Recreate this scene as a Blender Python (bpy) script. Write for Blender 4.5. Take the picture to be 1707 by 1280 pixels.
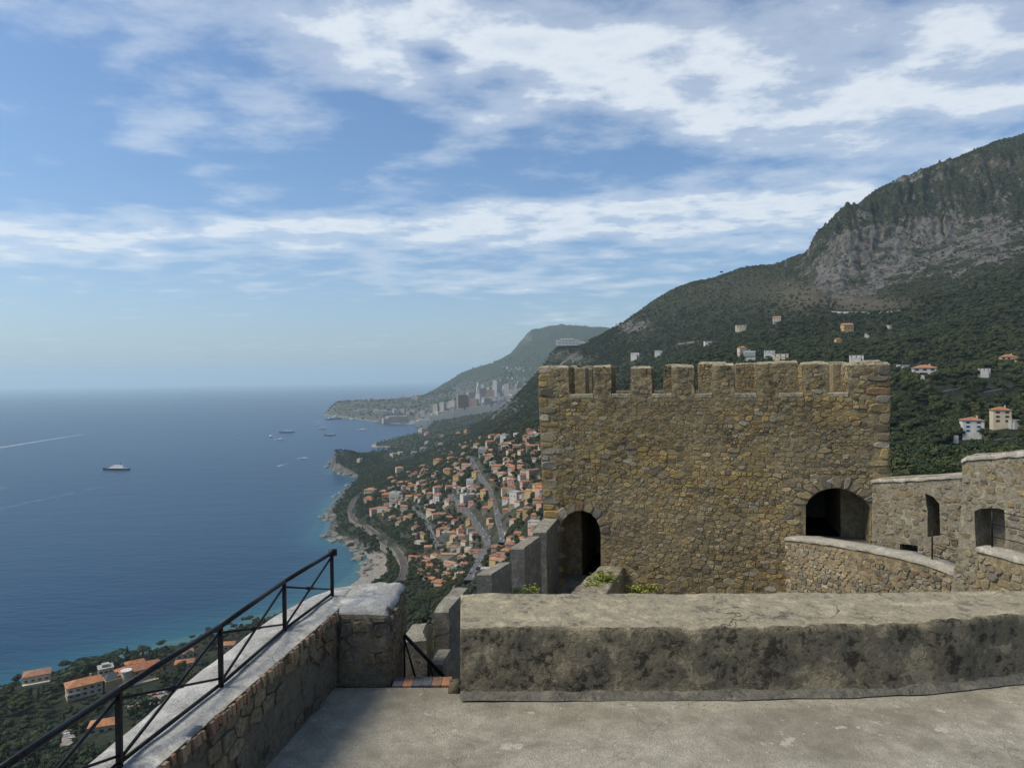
import bpy, bmesh, math, random
import numpy as np
from mathutils import Vector, Matrix

random.seed(7)
rng = np.random.default_rng(7)
for o in list(bpy.data.objects):
    bpy.data.objects.remove(o)
scene = bpy.context.scene
COL = scene.collection

# ------------------------------------------------------------------ camera
F = 1180.0                      # focal length in photograph pixels (1707 wide)
EYE = np.array([0.0, 0.0, 250.0])
ROLL = math.atan(10.4 / 853.5)
PITCH = math.atan(8.4 / F)
cr, sr, cp, sp = math.cos(ROLL), math.sin(ROLL), math.cos(PITCH), math.sin(PITCH)
FWD = np.array([0.0, cp, -sp])
RGT = np.array([cr, 0.0, -sr])
RGT = RGT - FWD * RGT.dot(FWD); RGT /= np.linalg.norm(RGT)
UPV = np.cross(RGT, FWD)
cam_d = bpy.data.cameras.new('camera')
cam = bpy.data.objects.new('camera', cam_d); COL.objects.link(cam)
cam_d.sensor_fit = 'HORIZONTAL'; cam_d.sensor_width = 36.0
cam_d.lens = F / 1707.0 * 36.0
cam_d.clip_start = 0.1; cam_d.clip_end = 200000.0
M = Matrix(((RGT[0], UPV[0], -FWD[0], EYE[0]), (RGT[1], UPV[1], -FWD[1], EYE[1]),
            (RGT[2], UPV[2], -FWD[2], EYE[2]), (0, 0, 0, 1)))
cam.matrix_world = M
scene.camera = cam

# ------------------------------------------------------------------ render / exposure
scene.view_settings.view_transform = 'Standard'
scene.view_settings.look = 'None'
scene.view_settings.exposure = 0.4
scene.view_settings.gamma = 1.0
scene.view_settings.use_curve_mapping = False
scene.render.engine = 'CYCLES'
scene.cycles.use_denoising = True
scene.cycles.max_bounces = 5
scene.cycles.diffuse_bounces = 3
scene.cycles.volume_bounces = 2
scene.cycles.caustics_reflective = False
scene.cycles.caustics_refractive = False

# ------------------------------------------------------------------ sun and sky
SUN_AZ, SUN_EL = math.radians(-98), math.radians(52)     # azimuth from +Y, negative = towards the sea
sun_dir = Vector((math.sin(SUN_AZ) * math.cos(SUN_EL), math.cos(SUN_AZ) * math.cos(SUN_EL), math.sin(SUN_EL)))
sl = bpy.data.lights.new('sun', 'SUN')
sl.energy = 3.0; sl.angle = math.radians(20); sl.color = (1.0, 0.90, 0.72)
so = bpy.data.objects.new('sun', sl); COL.objects.link(so)
so.rotation_euler = (-sun_dir).to_track_quat('-Z', 'Y').to_euler()
so.location = (0, 0, 400)

world = bpy.data.worlds.new('World'); scene.world = world
world.use_nodes = True
world.cycles.sampling_method = 'MANUAL'; world.cycles.sample_map_resolution = 256
nt = world.node_tree; nt.nodes.clear()


class NB:
    """small node builder"""
    def __init__(s, tree): s.t = tree
    def n(s, kind, **kw):
        nd = s.t.nodes.new(kind)
        for k, v in kw.items(): setattr(nd, k, v)
        return nd
    def link(s, a, b): s.t.links.new(a, b)
    def put(s, sock, v):
        if hasattr(v, 'default_value') or hasattr(v, 'is_output'):
            s.t.links.new(v, sock)
        else:
            sock.default_value = v
    def math(s, op, a, b=0.0, c=None, clamp=False):
        nd = s.n('ShaderNodeMath', operation=op); nd.use_clamp = clamp
        s.put(nd.inputs[0], a); s.put(nd.inputs[1], b)
        if c is not None: s.put(nd.inputs[2], c)
        return nd.outputs[0]
    def mix(s, f, a, b, blend='MIX'):
        nd = s.n('ShaderNodeMix', data_type='RGBA', blend_type=blend)
        s.put(nd.inputs[0], f); s.put(nd.inputs[6], a); s.put(nd.inputs[7], b)
        return nd.outputs[2]
    def ramp(s, f, a, b, lo=0.0, hi=1.0, smooth=True):
        nd = s.n('ShaderNodeMapRange'); nd.interpolation_type = 'SMOOTHSTEP' if smooth else 'LINEAR'
        s.put(nd.inputs[0], f); s.put(nd.inputs[1], a); s.put(nd.inputs[2], b); s.put(nd.inputs[3], lo); s.put(nd.inputs[4], hi)
        return nd.outputs[0]
    def noise(s, vec, scale, detail=4.0, rough=0.5, dist=0.0, lac=2.0):
        nd = s.n('ShaderNodeTexNoise')
        if vec is not None: s.t.links.new(vec, nd.inputs['Vector'])
        nd.inputs['Scale'].default_value = scale; nd.inputs['Detail'].default_value = detail
        nd.inputs['Roughness'].default_value = rough; nd.inputs['Distortion'].default_value = dist
        nd.inputs['Lacunarity'].default_value = lac
        return nd.outputs['Fac']
    def comb(s, x, y, z):
        nd = s.n('ShaderNodeCombineXYZ')
        s.put(nd.inputs[0], x); s.put(nd.inputs[1], y); s.put(nd.inputs[2], z)
        return nd.outputs[0]


w = NB(nt)
sky = w.n('ShaderNodeTexSky', sky_type='NISHITA')
sky.sun_disc = False
sky.sun_elevation = SUN_EL
sky.sun_rotation = SUN_AZ
sky.altitude = 250
sky.air_density = 1.0; sky.dust_density = 1.4; sky.ozone_density = 1.4
tc = w.n('ShaderNodeTexCoord')
sep = w.n('ShaderNodeSeparateXYZ'); w.link(tc.outputs['Generated'], sep.inputs[0])
dx, dy, dz = sep.outputs[0], sep.outputs[1], sep.outputs[2]
zc = w.math('MAXIMUM', w.math('ADD', dz, 0.06), 0.03)
pxn = w.math('DIVIDE', dx, zc); pyn = w.math('DIVIDE', dy, zc)
plane = w.comb(pxn, pyn, 0.0)                    # cloud layer seen in perspective
big = w.noise(w.comb(w.math('MULTIPLY', pxn, 0.75), pyn, 3.1), 0.62, 3, 0.5)
fine = w.noise(w.comb(w.math('MULTIPLY', pxn, 0.85), pyn, 1.7), 3.6, 10, 0.58, 0.0)
wisp = w.noise(w.comb(w.math('MULTIPLY', pxn, 0.45), w.math('MULTIPLY', pyn, 1.5), 7.3), 1.5, 8, 0.6, 0.5)
# where the cloud banks lie (azimuth = x/y, elevation = z/y of the view direction)
ysafe = w.math('MAXIMUM', w.math('ABSOLUTE', dy), 0.05)
az = w.math('DIVIDE', dx, ysafe); el = w.math('DIVIDE', dz, ysafe)
def bank(cx, cy, rx, ry, amp, tilt=0.0):
    ax = w.math('SUBTRACT', az, cx); ay = w.math('SUBTRACT', w.math('SUBTRACT', el, cy), w.math('MULTIPLY', ax, tilt))
    q = w.math('ADD', w.math('POWER', w.math('ABSOLUTE', w.math('DIVIDE', ax, rx)), 2.0),
               w.math('POWER', w.math('ABSOLUTE', w.math('DIVIDE', ay, ry)), 2.0))
    return w.math('MULTIPLY', w.math('POWER', 2.718, w.math('MULTIPLY', q, -1.0)), amp)
def px2(px, py):
    return (px - 853.5) / F, (632.0 - 0.0122 * (px - 853.5) - py) / F
cov = None
for (bx, by, rx_, ry_, amp, tilt) in [
        (760, 60, 330, 95, .24, -.25), (1250, 90, 420, 110, .24, .0), (1600, 170, 300, 110, .20, .12), (735, 90, 40, 40, -.2, 0), (1160, 150, 60, 30, -.14, 0), (1460, 100, 60, 40, -.12, .2), (560, 60, 130, 60, .14, -.5),
        (420, 385, 420, 28, .24, -.03), (900, 365, 330, 30, .22, .06), (1250, 360, 300, 55, .22, .05), (60, 400, 200, 35, .24, -.1),
        (330, 210, 230, 50, .16, .05), (250, 15, 130, 60, .14, .2), (215, 95, 50, 22, .15, .3), (850, 470, 330, 28, .15, -.02),
        (810, 215, 60, 35, .17, .0), (930, 525, 60, 16, .16, 0), (1250, 200, 160, 50, .12, .1), (100, 300, 250, 90, -.08, 0), (500, 530, 900, 60, -.13, 0),
        (60, 120, 240, 120, -.2, 0), (640, 230, 200, 50, -.12, 0), (1000, 285, 300, 30, -.13, 0)]:
    ux, uy = px2(bx, by)
    b_ = bank(ux, uy, rx_ / F, ry_ / F, amp, tilt)
    cov = b_ if cov is None else w.math('ADD', cov, b_)
dens = w.math('ADD', w.math('ADD', w.math('MULTIPLY', big, 0.30), w.math('MULTIPLY', fine, 0.95)),
              w.math('ADD', w.math('MULTIPLY', wisp, 0.14), cov))
mask = w.ramp(dens, 0.78, 1.04, 0.0, 0.90)
veil = w.ramp(dens, 0.62, 0.92, 0.0, 0.42)
allm = w.math('MAXIMUM', mask, veil)
thick = w.ramp(dens, 0.98, 1.24)
cloud_col = w.mix(thick, (7.6, 8.1, 8.6, 1), (5.2, 6.0, 7.1, 1))
skyb = w.mix(1.0, sky.outputs[0], w.mix(w.ramp(dz, 0.02, 0.30), (.98, 1.06, 1.20, 1), (.84, 1.05, 1.24, 1)), 'MULTIPLY')
skyc = w.mix(allm, skyb, cloud_col)
bg = w.n('ShaderNodeBackground'); bg.inputs[1].default_value = 0.086
w.link(skyc, bg.inputs[0])
wo = w.n('ShaderNodeOutputWorld'); w.link(bg.outputs[0], wo.inputs[0])


# ------------------------------------------------------------------ pixel -> place helpers
def horizon(px): return 640.0 - 8.4 - 0.01219 * (px - 853.5)
def ray(px, py):
    d = FWD + RGT * ((px - 853.5) / F) + UPV * (-(py - 640.0) / F)
    return d / d[1]
def at(px, py, d):            # the point d metres ahead of the camera on the sight line through a pixel
    return EYE + ray(px, py) * d
def on_level(px, py, z):      # where that sight line meets a level
    r = ray(px, py)
    return EYE + r * ((z - 250.0) / r[2])


# ------------------------------------------------------------------ object helpers
WLOC = {}
def tag(o, label=None, cat=None, group=None, kind=None):
    if label: o['label'] = label
    if cat: o['category'] = cat
    if group: o['group'] = group
    if kind: o['kind'] = kind
    return o
def empty(name, loc, rz=0.0, scale=None):
    o = bpy.data.objects.new(name, None); COL.objects.link(o)
    o.empty_display_size = 0.3
    o.location = [float(v) for v in loc]; o.rotation_euler = (0, 0, rz)
    if scale is not None: o.scale = scale
    WLOC[o.name] = np.array(loc, float)
    return o
def raw_mesh(name, verts, faces, mat, smooth=False, tint=None):
    me = bpy.data.meshes.new(name)
    me.from_pydata([tuple(map(float, v)) for v in verts], [], [tuple(int(i) for i in f) for f in faces])
    if mat is not None: me.materials.append(mat)
    if smooth: me.polygons.foreach_set('use_smooth', [True] * len(me.polygons))
    if tint is not None:
        a = me.attributes.new('tint', 'FLOAT_COLOR', 'POINT')
        t = np.ones((len(verts), 4), np.float32)
        tt = np.asarray(tint, np.float32)
        t[:, :3] = tt if tt.ndim == 2 else tt[None, :]
        a.data.foreach_set('color', t.ravel())
    return me
def obj_from(name, me, parent=None, loc=(0, 0, 0), rz=0.0):
    o = bpy.data.objects.new(name, me); COL.objects.link(o)
    o.location = [float(v) for v in loc]; o.rotation_euler = (0, 0, rz)
    if parent is not None: o.parent = parent
    return o
def mesh(name, verts, faces, mat, parent=None, smooth=False, tint=None, base=True):
    """verts in world metres; the object's origin goes to the middle of its foot"""
    v = np.asarray(verts, float)
    c = (v.min(0) + v.max(0)) / 2
    if base: c[2] = v[:, 2].min()
    me = raw_mesh(name, v - c, faces, mat, smooth, tint)
    pl = WLOC[parent.name] if parent is not None else np.zeros(3)
    o = obj_from(name, me, parent, c - pl)
    WLOC[o.name] = c
    return o
def box_vf(x0, x1, y0, y1, z0, z1):
    v = [(x0, y0, z0), (x1, y0, z0), (x1, y1, z0), (x0, y1, z0), (x0, y0, z1), (x1, y0, z1), (x1, y1, z1), (x0, y1, z1)]
    f = [(0, 3, 2, 1), (4, 5, 6, 7), (0, 1, 5, 4), (1, 2, 6, 5), (2, 3, 7, 6), (3, 0, 4, 7)]
    return v, f
def join_vf(parts):
    V, Fc = [], []
    for v, f in parts:
        b = len(V); V += [tuple(p) for p in v]; Fc += [tuple(i + b for i in q) for q in f]
    return V, Fc
def tube_vf(p, q, r, n=8, r2=None):
    p, q = Vector(p), Vector(q); d = (q - p).normalized()
    a = d.orthogonal().normalized(); b = d.cross(a)
    r2 = r if r2 is None else r2
    V = [p + (a * math.cos(t) + b * math.sin(t)) * r for t in [2 * math.pi * i / n for i in range(n)]]
    V += [q + (a * math.cos(t) + b * math.sin(t)) * r2 for t in [2 * math.pi * i / n for i in range(n)]]
    Fc = [(i, (i + 1) % n, n + (i + 1) % n, n + i) for i in range(n)]
    Fc += [tuple(range(n))[::-1], tuple(range(n, 2 * n))]
    return [tuple(v) for v in V], Fc


# ------------------------------------------------------------------ materials
MATS = {}
def new_mat(name):
    m = bpy.data.materials.new(name); m.use_nodes = True
    t = m.node_tree
    b = t.nodes['Principled BSDF']
    b.inputs['Roughness'].default_value = 0.9
    b.inputs['Specular IOR Level'].default_value = 0.25
    MATS[name] = m
    return m, NB(t), b
def add_bump(nb, b, h, strength=0.4, dist=0.02):
    bp = nb.n('ShaderNodeBump'); bp.inputs['Strength'].default_value = strength; bp.inputs['Distance'].default_value = dist
    nb.link(h, bp.inputs['Height']); nb.link(bp.outputs[0], b.inputs['Normal'])
def wpos(nb):
    return nb.n('ShaderNodeNewGeometry').outputs['Position']
def plain(name, col, rough=0.8, var=0.12, scale=3.0, metal=0.0):
    m, nb, b = new_mat(name)
    oc = nb.n('ShaderNodeTexCoord').outputs['Object']
    nz = nb.noise(oc, scale, 4, 0.6)
    c2 = tuple(c * (1 - 2 * var) for c in col) + (1,); c1 = tuple(min(1, c * (1 + 2 * var)) for c in col) + (1,)
    nb.link(nb.mix(nb.ramp(nz, 0.3, 0.7), c2, c1), b.inputs['Base Color'])
    b.inputs['Roughness'].default_value = rough; b.inputs['Metallic'].default_value = metal
    return m

# ------------------------------------------------------------------ numpy value noise
def vnoise(x, y, seed=0):
    xi = np.floor(x).astype(np.int64); yi = np.floor(y).astype(np.int64)
    fx = x - xi; fy = y - yi
    fx = fx * fx * (3 - 2 * fx); fy = fy * fy * (3 - 2 * fy)
    def h(a, b):
        n = (a * 374761393 + b * 668265263 + seed * 1442695041) & 0xFFFFFFFF
        n = ((n ^ (n >> 13)) * 1274126177) & 0xFFFFFFFF
        n = n ^ (n >> 16)
        return (n & 0xFFFF) / 65535.0
    a, b, c, d = h(xi, yi), h(xi + 1, yi), h(xi, yi + 1), h(xi + 1, yi + 1)
    return (a * (1 - fx) + b * fx) * (1 - fy) + (c * (1 - fx) + d * fx) * fy
def fbm(x, y, octv=5, seed=0, gain=0.5, ridged=False):
    s = np.zeros_like(x, float); amp = 1.0; tot = 0.0; f = 1.0
    for k in range(octv):
        v = vnoise(x * f + 17.3 * k, y * f - 9.1 * k, seed + k)
        if ridged: v = 1 - np.abs(2 * v - 1)
        s += v * amp; tot += amp; amp *= gain; f *= 2.03
    return s / tot
def sstep(a, b, x):
    t = np.clip((x - a) / (b - a), 0, 1); return t * t * (3 - 2 * t)

# ------------------------------------------------------------------ coast (pixel column, metres ahead)
COAST = [(-2600, 260), (-1600, 420), (-700, 520), (-300, 540), (0, 562), (60, 588), (150, 622), (240, 656), (330, 690), (420, 735), (480, 778),
         (545, 815), (590, 888), (607, 942), (609, 993), (595, 1053), (560, 1105), (541, 1148), (548, 1250), (542, 1347), (555, 1460),
         (576, 1648), (598, 1780), (580, 1865), (552, 1960), (549, 2120), (562, 2290), (600, 2400), (640, 2460), (660, 2500), (672, 2600), (640, 2635),
         (621, 2643), (624, 2760), (655, 2880), (700, 3050), (706, 3250), (712, 3550), (704, 3880), (690, 4000), (650, 4100), (620, 4350), (585, 4700),
         (560, 4950), (541, 5175), (539, 5600), (552, 6000), (640, 6500), (690, 7000), (735, 7400), (790, 8000), (850, 8800), (900, 9800)]
def u_of(px): return (px - 853.5) / F
cx = np.array([u_of(p) * d for p, d in COAST]); cy = np.array([d for p, d in COAST], float)
def coast_dist(X, Y):
    best = np.full(X.shape, 1e12)
    for i in range(len(cx) - 1):
        ax, ay, bx, by = cx[i], cy[i], cx[i + 1], cy[i + 1]
        vx, vy = bx - ax, by - ay; L = vx * vx + vy * vy
        t = np.clip(((X - ax) * vx + (Y - ay) * vy) / L, 0, 1)
        dd = (X - ax - t * vx) ** 2 + (Y - ay - t * vy) ** 2
        best = np.minimum(best, dd)
    return np.sqrt(best)
polyx = np.concatenate([cx, [30000, 30000, -2000]]); polyy = np.concatenate([cy, [9800, -500, -500]])
def in_land(X, Y):
    ins = np.zeros(X.shape, bool); n = len(polyx)
    for i in range(n):
        x0, y0, x1, y1 = polyx[i], polyy[i], polyx[(i + 1) % n], polyy[(i + 1) % n]
        if y0 == y1: continue
        c = ((y0 > Y) != (y1 > Y)) & (X < (x1 - x0) * (Y - y0) / (y1 - y0) + x0)
        ins ^= c
    return ins

# ------------------------------------------------------------------ relief: control points (column, row, metres ahead)
CP = []
def cpt(px, py, d): CP.append((u_of(px), math.log(d), (horizon(px) - py) / F))
def cpz(px, z, d): CP.append((u_of(px), math.log(d), (z - 250.0) / d))
for px in range(-900, 2700, 300):
    cpz(px, 237, 9); cpz(px, 236 if px > 850 else 233, 22); cpz(px, 231 if px > 850 else 214, 40)
for px in (-900, -500, -200, 0, 250, 450): 
    cpz(px, 205, 75); cpz(px, 168, 130); cpz(px, 104, 215); cpz(px, 66, 310)
for px in (-900, -500, -200):
    cpz(px, 40, 420); cpz(px, 24, 500)
for a in [(0, 1280, 380), (100, 1250, 415), (188, 1228, 410), (0, 1200, 480), (130, 1152, 520), (215, 1135, 540), (260, 1128, 545), (330, 1092, 640), (60, 1140, 560),
          (380, 1085, 640), (300, 1115, 590), (250, 1180, 470), (350, 1150, 500), (450, 1060, 690),
          (560, 1040, 640), (540, 1150, 420), (620, 1000, 730), (660, 1010, 640),
          (700, 1085, 130), (640, 1110, 120), (760, 1070, 150), (820, 1060, 160), (900, 1050, 150), (700, 1070, 240), (640, 1120, 240), (780, 1045, 280), (860, 1015, 300), (700, 1042, 420), (900, 1000, 240), (560, 1180, 160),
          (760, 1005, 480), (840, 955, 480),
          (672, 945, 846), (668, 968, 760), (662, 925, 905), (640, 893, 1045), (600, 870, 1130), (588, 850, 1230), (600, 828, 1370), (620, 960, 870), (632, 930, 925), (620, 905, 1000), (590, 885, 1110),
          (575, 870, 1210), (570, 845, 1370), (590, 815, 1560), (640, 960, 830),
          (720, 975, 690), (760, 970, 640), (690, 985, 700), (810, 930, 713), (830, 860, 810), (790, 770, 1060), (700, 870, 1000), (700, 800, 1315), (660, 820, 1332), (620, 800, 1573),
          (745, 930, 814), (760, 860, 910), (760, 760, 1533), (720, 750, 1920), (850, 800, 840), (880, 850, 640), (890, 900, 520), (880, 740, 960), (840, 730, 1204), (900, 700, 1050),
          (800, 730, 1690), (760, 725, 2180), (690, 770, 1800), (660, 775, 1850), (640, 785, 1800),
          (578, 753, 2030), (564, 758, 2015), (598, 759, 2070), (585, 775, 1945), (620, 772, 2000), (640, 758, 2230), (680, 745, 2350), (700, 735, 2650), (650, 738, 2700), (640, 741, 2680), (720, 722, 2900), (740, 720, 2700),
          (820, 700, 1950), (830, 688, 2000), (850, 668, 2000), (880, 642, 1980), (900, 620, 1950), (915, 606, 1880), (922, 584, 1900), (950, 578, 1900), (985, 576, 1900), (925, 615, 1780), (880, 690, 1700), (845, 700, 1750),
          (1000, 620, 1500), (920, 650, 1450),
          (740, 700, 4000), (800, 690, 3800), (780, 662, 4600), (830, 652, 4400), (720, 672, 5000), (660, 684, 4700), (690, 692, 4450), (640, 697, 4350), (870, 645, 4200), (870, 640, 4700),
          (555, 674, 5250), (580, 670, 5350), (620, 668, 5450), (660, 667, 5600), (700, 662, 5800), (560, 684, 5080), (600, 690, 4950), (590, 672, 5700), (650, 670, 6100),
          (735, 652, 6200), (755, 638, 6500), (765, 625, 6600), (790, 617, 6800), (820, 609, 6850), (850, 592, 6900), (872, 576, 6950), (880, 553, 7000), (905, 546, 7000), (940, 543, 7000), (980, 545, 7000), (1015, 550, 7000), (700, 662, 6600), (850, 620, 6000), (920, 600, 5600), (900, 570, 6500), (1000, 600, 5500), (800, 640, 5600),
          (1020, 552, 1950), (1040, 541, 1900), (1080, 517, 1850), (1110, 492, 1800), (1150, 471, 1750), (1205, 459, 1700), (1250, 447, 1680), (1290, 446, 1680), (1310, 438, 1680), (1340, 431, 1680), (1366, 430, 1650),
          (1352, 462, 1480), (1340, 470, 1440), (1372, 412, 1490), (1378, 392, 1500), (1388, 376, 1510), (1360, 480, 1400), (1366, 455, 1440), (1430, 346, 1560), (1500, 305, 1600), (1530, 290, 1620), (1600, 262, 1650), (1707, 230, 1700), (1900, 190, 1750), (2200, 150, 1800),
          (1372, 468, 1380), (1420, 480, 1320), (1480, 470, 1300), (1550, 450, 1270), (1620, 440, 1230), (1707, 425, 1200), (1400, 430, 1430), (1470, 400, 1440), (1560, 380, 1430), (1660, 350, 1420),
          (1200, 600, 900), (1400, 600, 700), (1500, 655, 450), (1600, 712, 390), (1600, 780, 255), (1707, 605, 600), (1707, 700, 360), (1707, 780, 230), (1500, 560, 1000), (1500, 516, 1150), (1440, 522, 1160), (1390, 525, 1170), (1600, 520, 1050), (1707, 510, 950), (1600, 620, 620),
          (1100, 600, 1300), (1000, 580, 1700), (1250, 545, 1300), (1320, 530, 1250), (1400, 480, 1330), (1150, 540, 1500), (1200, 500, 1580), (1300, 480, 1520), (1250, 590, 950), (1300, 595, 850), (1060, 590, 1450),
          (1000, 650, 1300), (1000, 760, 700), (1200, 750, 480), (950, 900, 330), (1200, 900, 110), (1350, 800, 220), (1500, 800, 160), (1700, 830, 130), (1100, 820, 280), (900, 800, 640),
          (2000, 620, 500), (2000, 450, 1100), (2000, 760, 220), (2400, 600, 500), (2400, 400, 1100)]:
    cpt(*a)
# back sides of ridges
for (px, py, d) in [(1040, 541, 1900), (1080, 517, 1850), (1110, 492, 1800), (1150, 471, 1750), (1205, 459, 1700), (1250, 447, 1680), (1290, 446, 1680), (1310, 438, 1680), (1340, 431, 1680), (1366, 430, 1650),
                    (1388, 376, 1510), (1430, 346, 1560), (1500, 305, 1600), (1600, 262, 1650), (1707, 230, 1700),
                    (820, 609, 6850), (850, 592, 6900), (872, 576, 6950), (880, 553, 7000), (905, 546, 7000), (940, 543, 7000), (980, 545, 7000), (1015, 550, 7000)]:
    cpt(px, py + (9 if px < 1380 else 6), d * 1.06); cpt(px, py + 26, d * 1.16)
for a in [(860, 130, 2450), (905, 200, 2600), (1000, 300, 2600), (1100, 370, 2500), (1250, 420, 2500), (800, 60, 2900), (900, 130, 3500), (1100, 300, 4000), (1400, 560, 2600), (1700, 720, 2700), (2200, 760, 2800),
          (780, 90, 3300), (1000, 500, 9000), (900, 450, 9000), (1500, 500, 6000), (2200, 500, 6000), (830, 250, 8600), (760, 120, 7600), (-300, 0, 800), (1300, 400, 9000), (720, 20, 3900)]:
    cpz(*a)
CP = np.array(CP)
def tps(r2): return np.where(r2 > 1e-14, 0.5 * r2 * np.log(np.maximum(r2, 1e-14)), 0.0)
A2 = tps((CP[:, None, 0] - CP[None, :, 0]) ** 2 + (CP[:, None, 1] - CP[None, :, 1]) ** 2)
n_ = len(CP)
A2 += np.eye(n_) * 1e-5
Pm = np.c_[np.ones(n_), CP[:, 0], CP[:, 1]]
big_ = np.block([[A2, Pm], [Pm.T, np.zeros((3, 3))]])
sol = np.linalg.solve(big_, np.r_[CP[:, 2], np.zeros(3)])
def t_raw(U, L):
    out = np.zeros(U.shape)
    for i in range(n_):
        out += sol[i] * tps((U - CP[i, 0]) ** 2 + (L - CP[i, 1]) ** 2)
    return out + sol[n_] + sol[n_ + 1] * U + sol[n_ + 2] * L

# polar sheet, finer where the camera looks
Ugrid = np.concatenate([np.linspace(-2.0, -0.76, 40)[:-1], np.linspace(-0.76, 0.78, 640), np.linspace(0.78, 2.0, 40)[1:]])
Lgrid = np.concatenate([np.linspace(math.log(8.0), math.log(100), 60)[:-1], np.linspace(math.log(100), math.log(1050), 230)[:-1], np.linspace(math.log(1050), math.log(1950), 170)[:-1], np.linspace(math.log(1950), math.log(9700), 130)])
UU, LL = np.meshgrid(Ugrid, Lgrid)                       # rows = distance
# the interpolant is smooth: evaluate on a coarser lattice, then refine bilinearly
Uc = np.concatenate([np.linspace(-2.0, -0.78, 30)[:-1], np.linspace(-0.78, 0.8, 400), np.linspace(0.8, 2.0, 30)[1:]]); Lc = np.linspace(math.log(8.0), math.log(9700), 300)
Tc = t_raw(*np.meshgrid(Uc, Lc))
def bil(Tc, U, L):
    a = np.clip(np.interp(U, Uc, np.arange(len(Uc))), 0, len(Uc) - 1.001); b = np.clip((L - Lc[0]) / (Lc[-1] - Lc[0]) * 299, 0, 298.999)
    i = a.astype(int); j = b.astype(int); fa = a - i; fb = b - j
    return (Tc[j, i] * (1 - fa) + Tc[j, i + 1] * fa) * (1 - fb) + (Tc[j + 1, i] * (1 - fa) + Tc[j + 1, i + 1] * fa) * fb
DD = np.exp(LL); XX = UU * DD; YY = DD
ZZ = 250.0 + bil(Tc, UU, LL) * DD
land = in_land(XX, YY); cdist = coast_dist(XX, YY)
# natural relief: gullies and crags where it is high or steep
high = sstep(240, 420, ZZ) * sstep(500, 1200, DD)
wx = XX + 60 * (fbm(XX / 160, YY / 160, 3, 5) - .5); wy = YY + 60 * (fbm(XX / 160, YY / 160, 3, 9) - .5)
rid = fbm(wx / 150, wy / 150, 6, 21, 0.55, True)
cr_ = fbm(wx / 38, wy / 38, 4, 33, 0.55, True)
gen = fbm(XX / 60, YY / 60, 5, 3)
gz, gd = np.gradient(ZZ, axis=0), np.gradient(DD, axis=0)
steep = np.clip(gz / np.maximum(gd, 1e-3), 0, 3)
crag = sstep(0.50, 0.95, steep) * sstep(600, 1000, DD)
mtn = sstep(3000, 5500, DD)
butt = fbm(UU * F / 13 + 3 * (gen - .5), LL * 9, 4, 61, 0.55, True)
rel = (butt - .5) * 44 * crag + (rid - .5) * (22 * high + 30 * mtn * sstep(150, 400, ZZ)) + (gen - .5) * (1.5 + 5 * sstep(120, 420, DD)) * sstep(20, 120, DD) + (cr_ - .5) * 34 * crag + (fbm(wx / 16, wy / 16, 3, 91, 0.6, True) - .5) * 9 * crag
ZZ = ZZ + rel * sstep(0, 60, cdist)
beachm = sstep(740, 800, DD) * (1 - sstep(985, 1040, DD)) * (UU > u_of(500)) * (UU < u_of(640))
shore = np.where(beachm > 0.3, np.minimum(cdist * 0.06, 2.5) + np.maximum(cdist - 46, 0) * 1.1, 1.0 + cdist * (0.7 + 0.9 * cr_ + 2.4 * ((DD > 1850) & (DD < 2300))))
quay = sstep(3400, 3700, DD)
shore = shore * (1 - quay) + quay * (2.0 + cdist * 0.8)
ZZ = np.where(land, np.minimum(np.maximum(ZZ, 2.0 + 0 * ZZ), shore), -2 - 0.25 * cdist)
ZZ = np.where((beachm > .3) & land, np.maximum(ZZ, np.minimum(cdist * 0.06, 2.5)), ZZ)
TT = (ZZ - 250.0) / DD

def ground_z(x, y):
    """height of the terrain sheet at a place"""
    x = np.asarray(x, float); y = np.asarray(y, float)
    u = x / np.maximum(y, 1.0); L = np.log(np.maximum(y, 8.01))
    a = np.clip(np.interp(u, Ugrid, np.arange(len(Ugrid))), 0, len(Ugrid) - 1.001)
    b = np.clip(np.interp(L, Lgrid, np.arange(len(Lgrid))), 0, len(Lgrid) - 1.001)
    i = a.astype(int); j = b.astype(int); fa = a - i; fb = b - j
    return (ZZ[j, i] * (1 - fa) + ZZ[j, i + 1] * fa) * (1 - fb) + (ZZ[j + 1, i] * (1 - fa) + ZZ[j + 1, i + 1] * fa) * fb
def hit(px, py, dmin=60.0, dmax=9000.0):
    """first ground on the sight line through a pixel"""
    r = ray(px, py)
    ds = np.exp(np.linspace(math.log(dmin), math.log(dmax), 1500))
    zz = EYE[2] + r[2] * ds
    g = ground_z(r[0] * ds, ds)
    below = np.nonzero(g >= zz)[0]
    if len(below) == 0: return None
    d = ds[below[0]]
    return np.array([r[0] * d, d, float(ground_z(r[0] * d, d))])
def pixel_of(p):
    v = np.asarray(p, float) - EYE
    k = v.dot(FWD)
    return 853.5 + F * v.dot(RGT) / k, 640.0 - F * v.dot(UPV) / k

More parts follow.
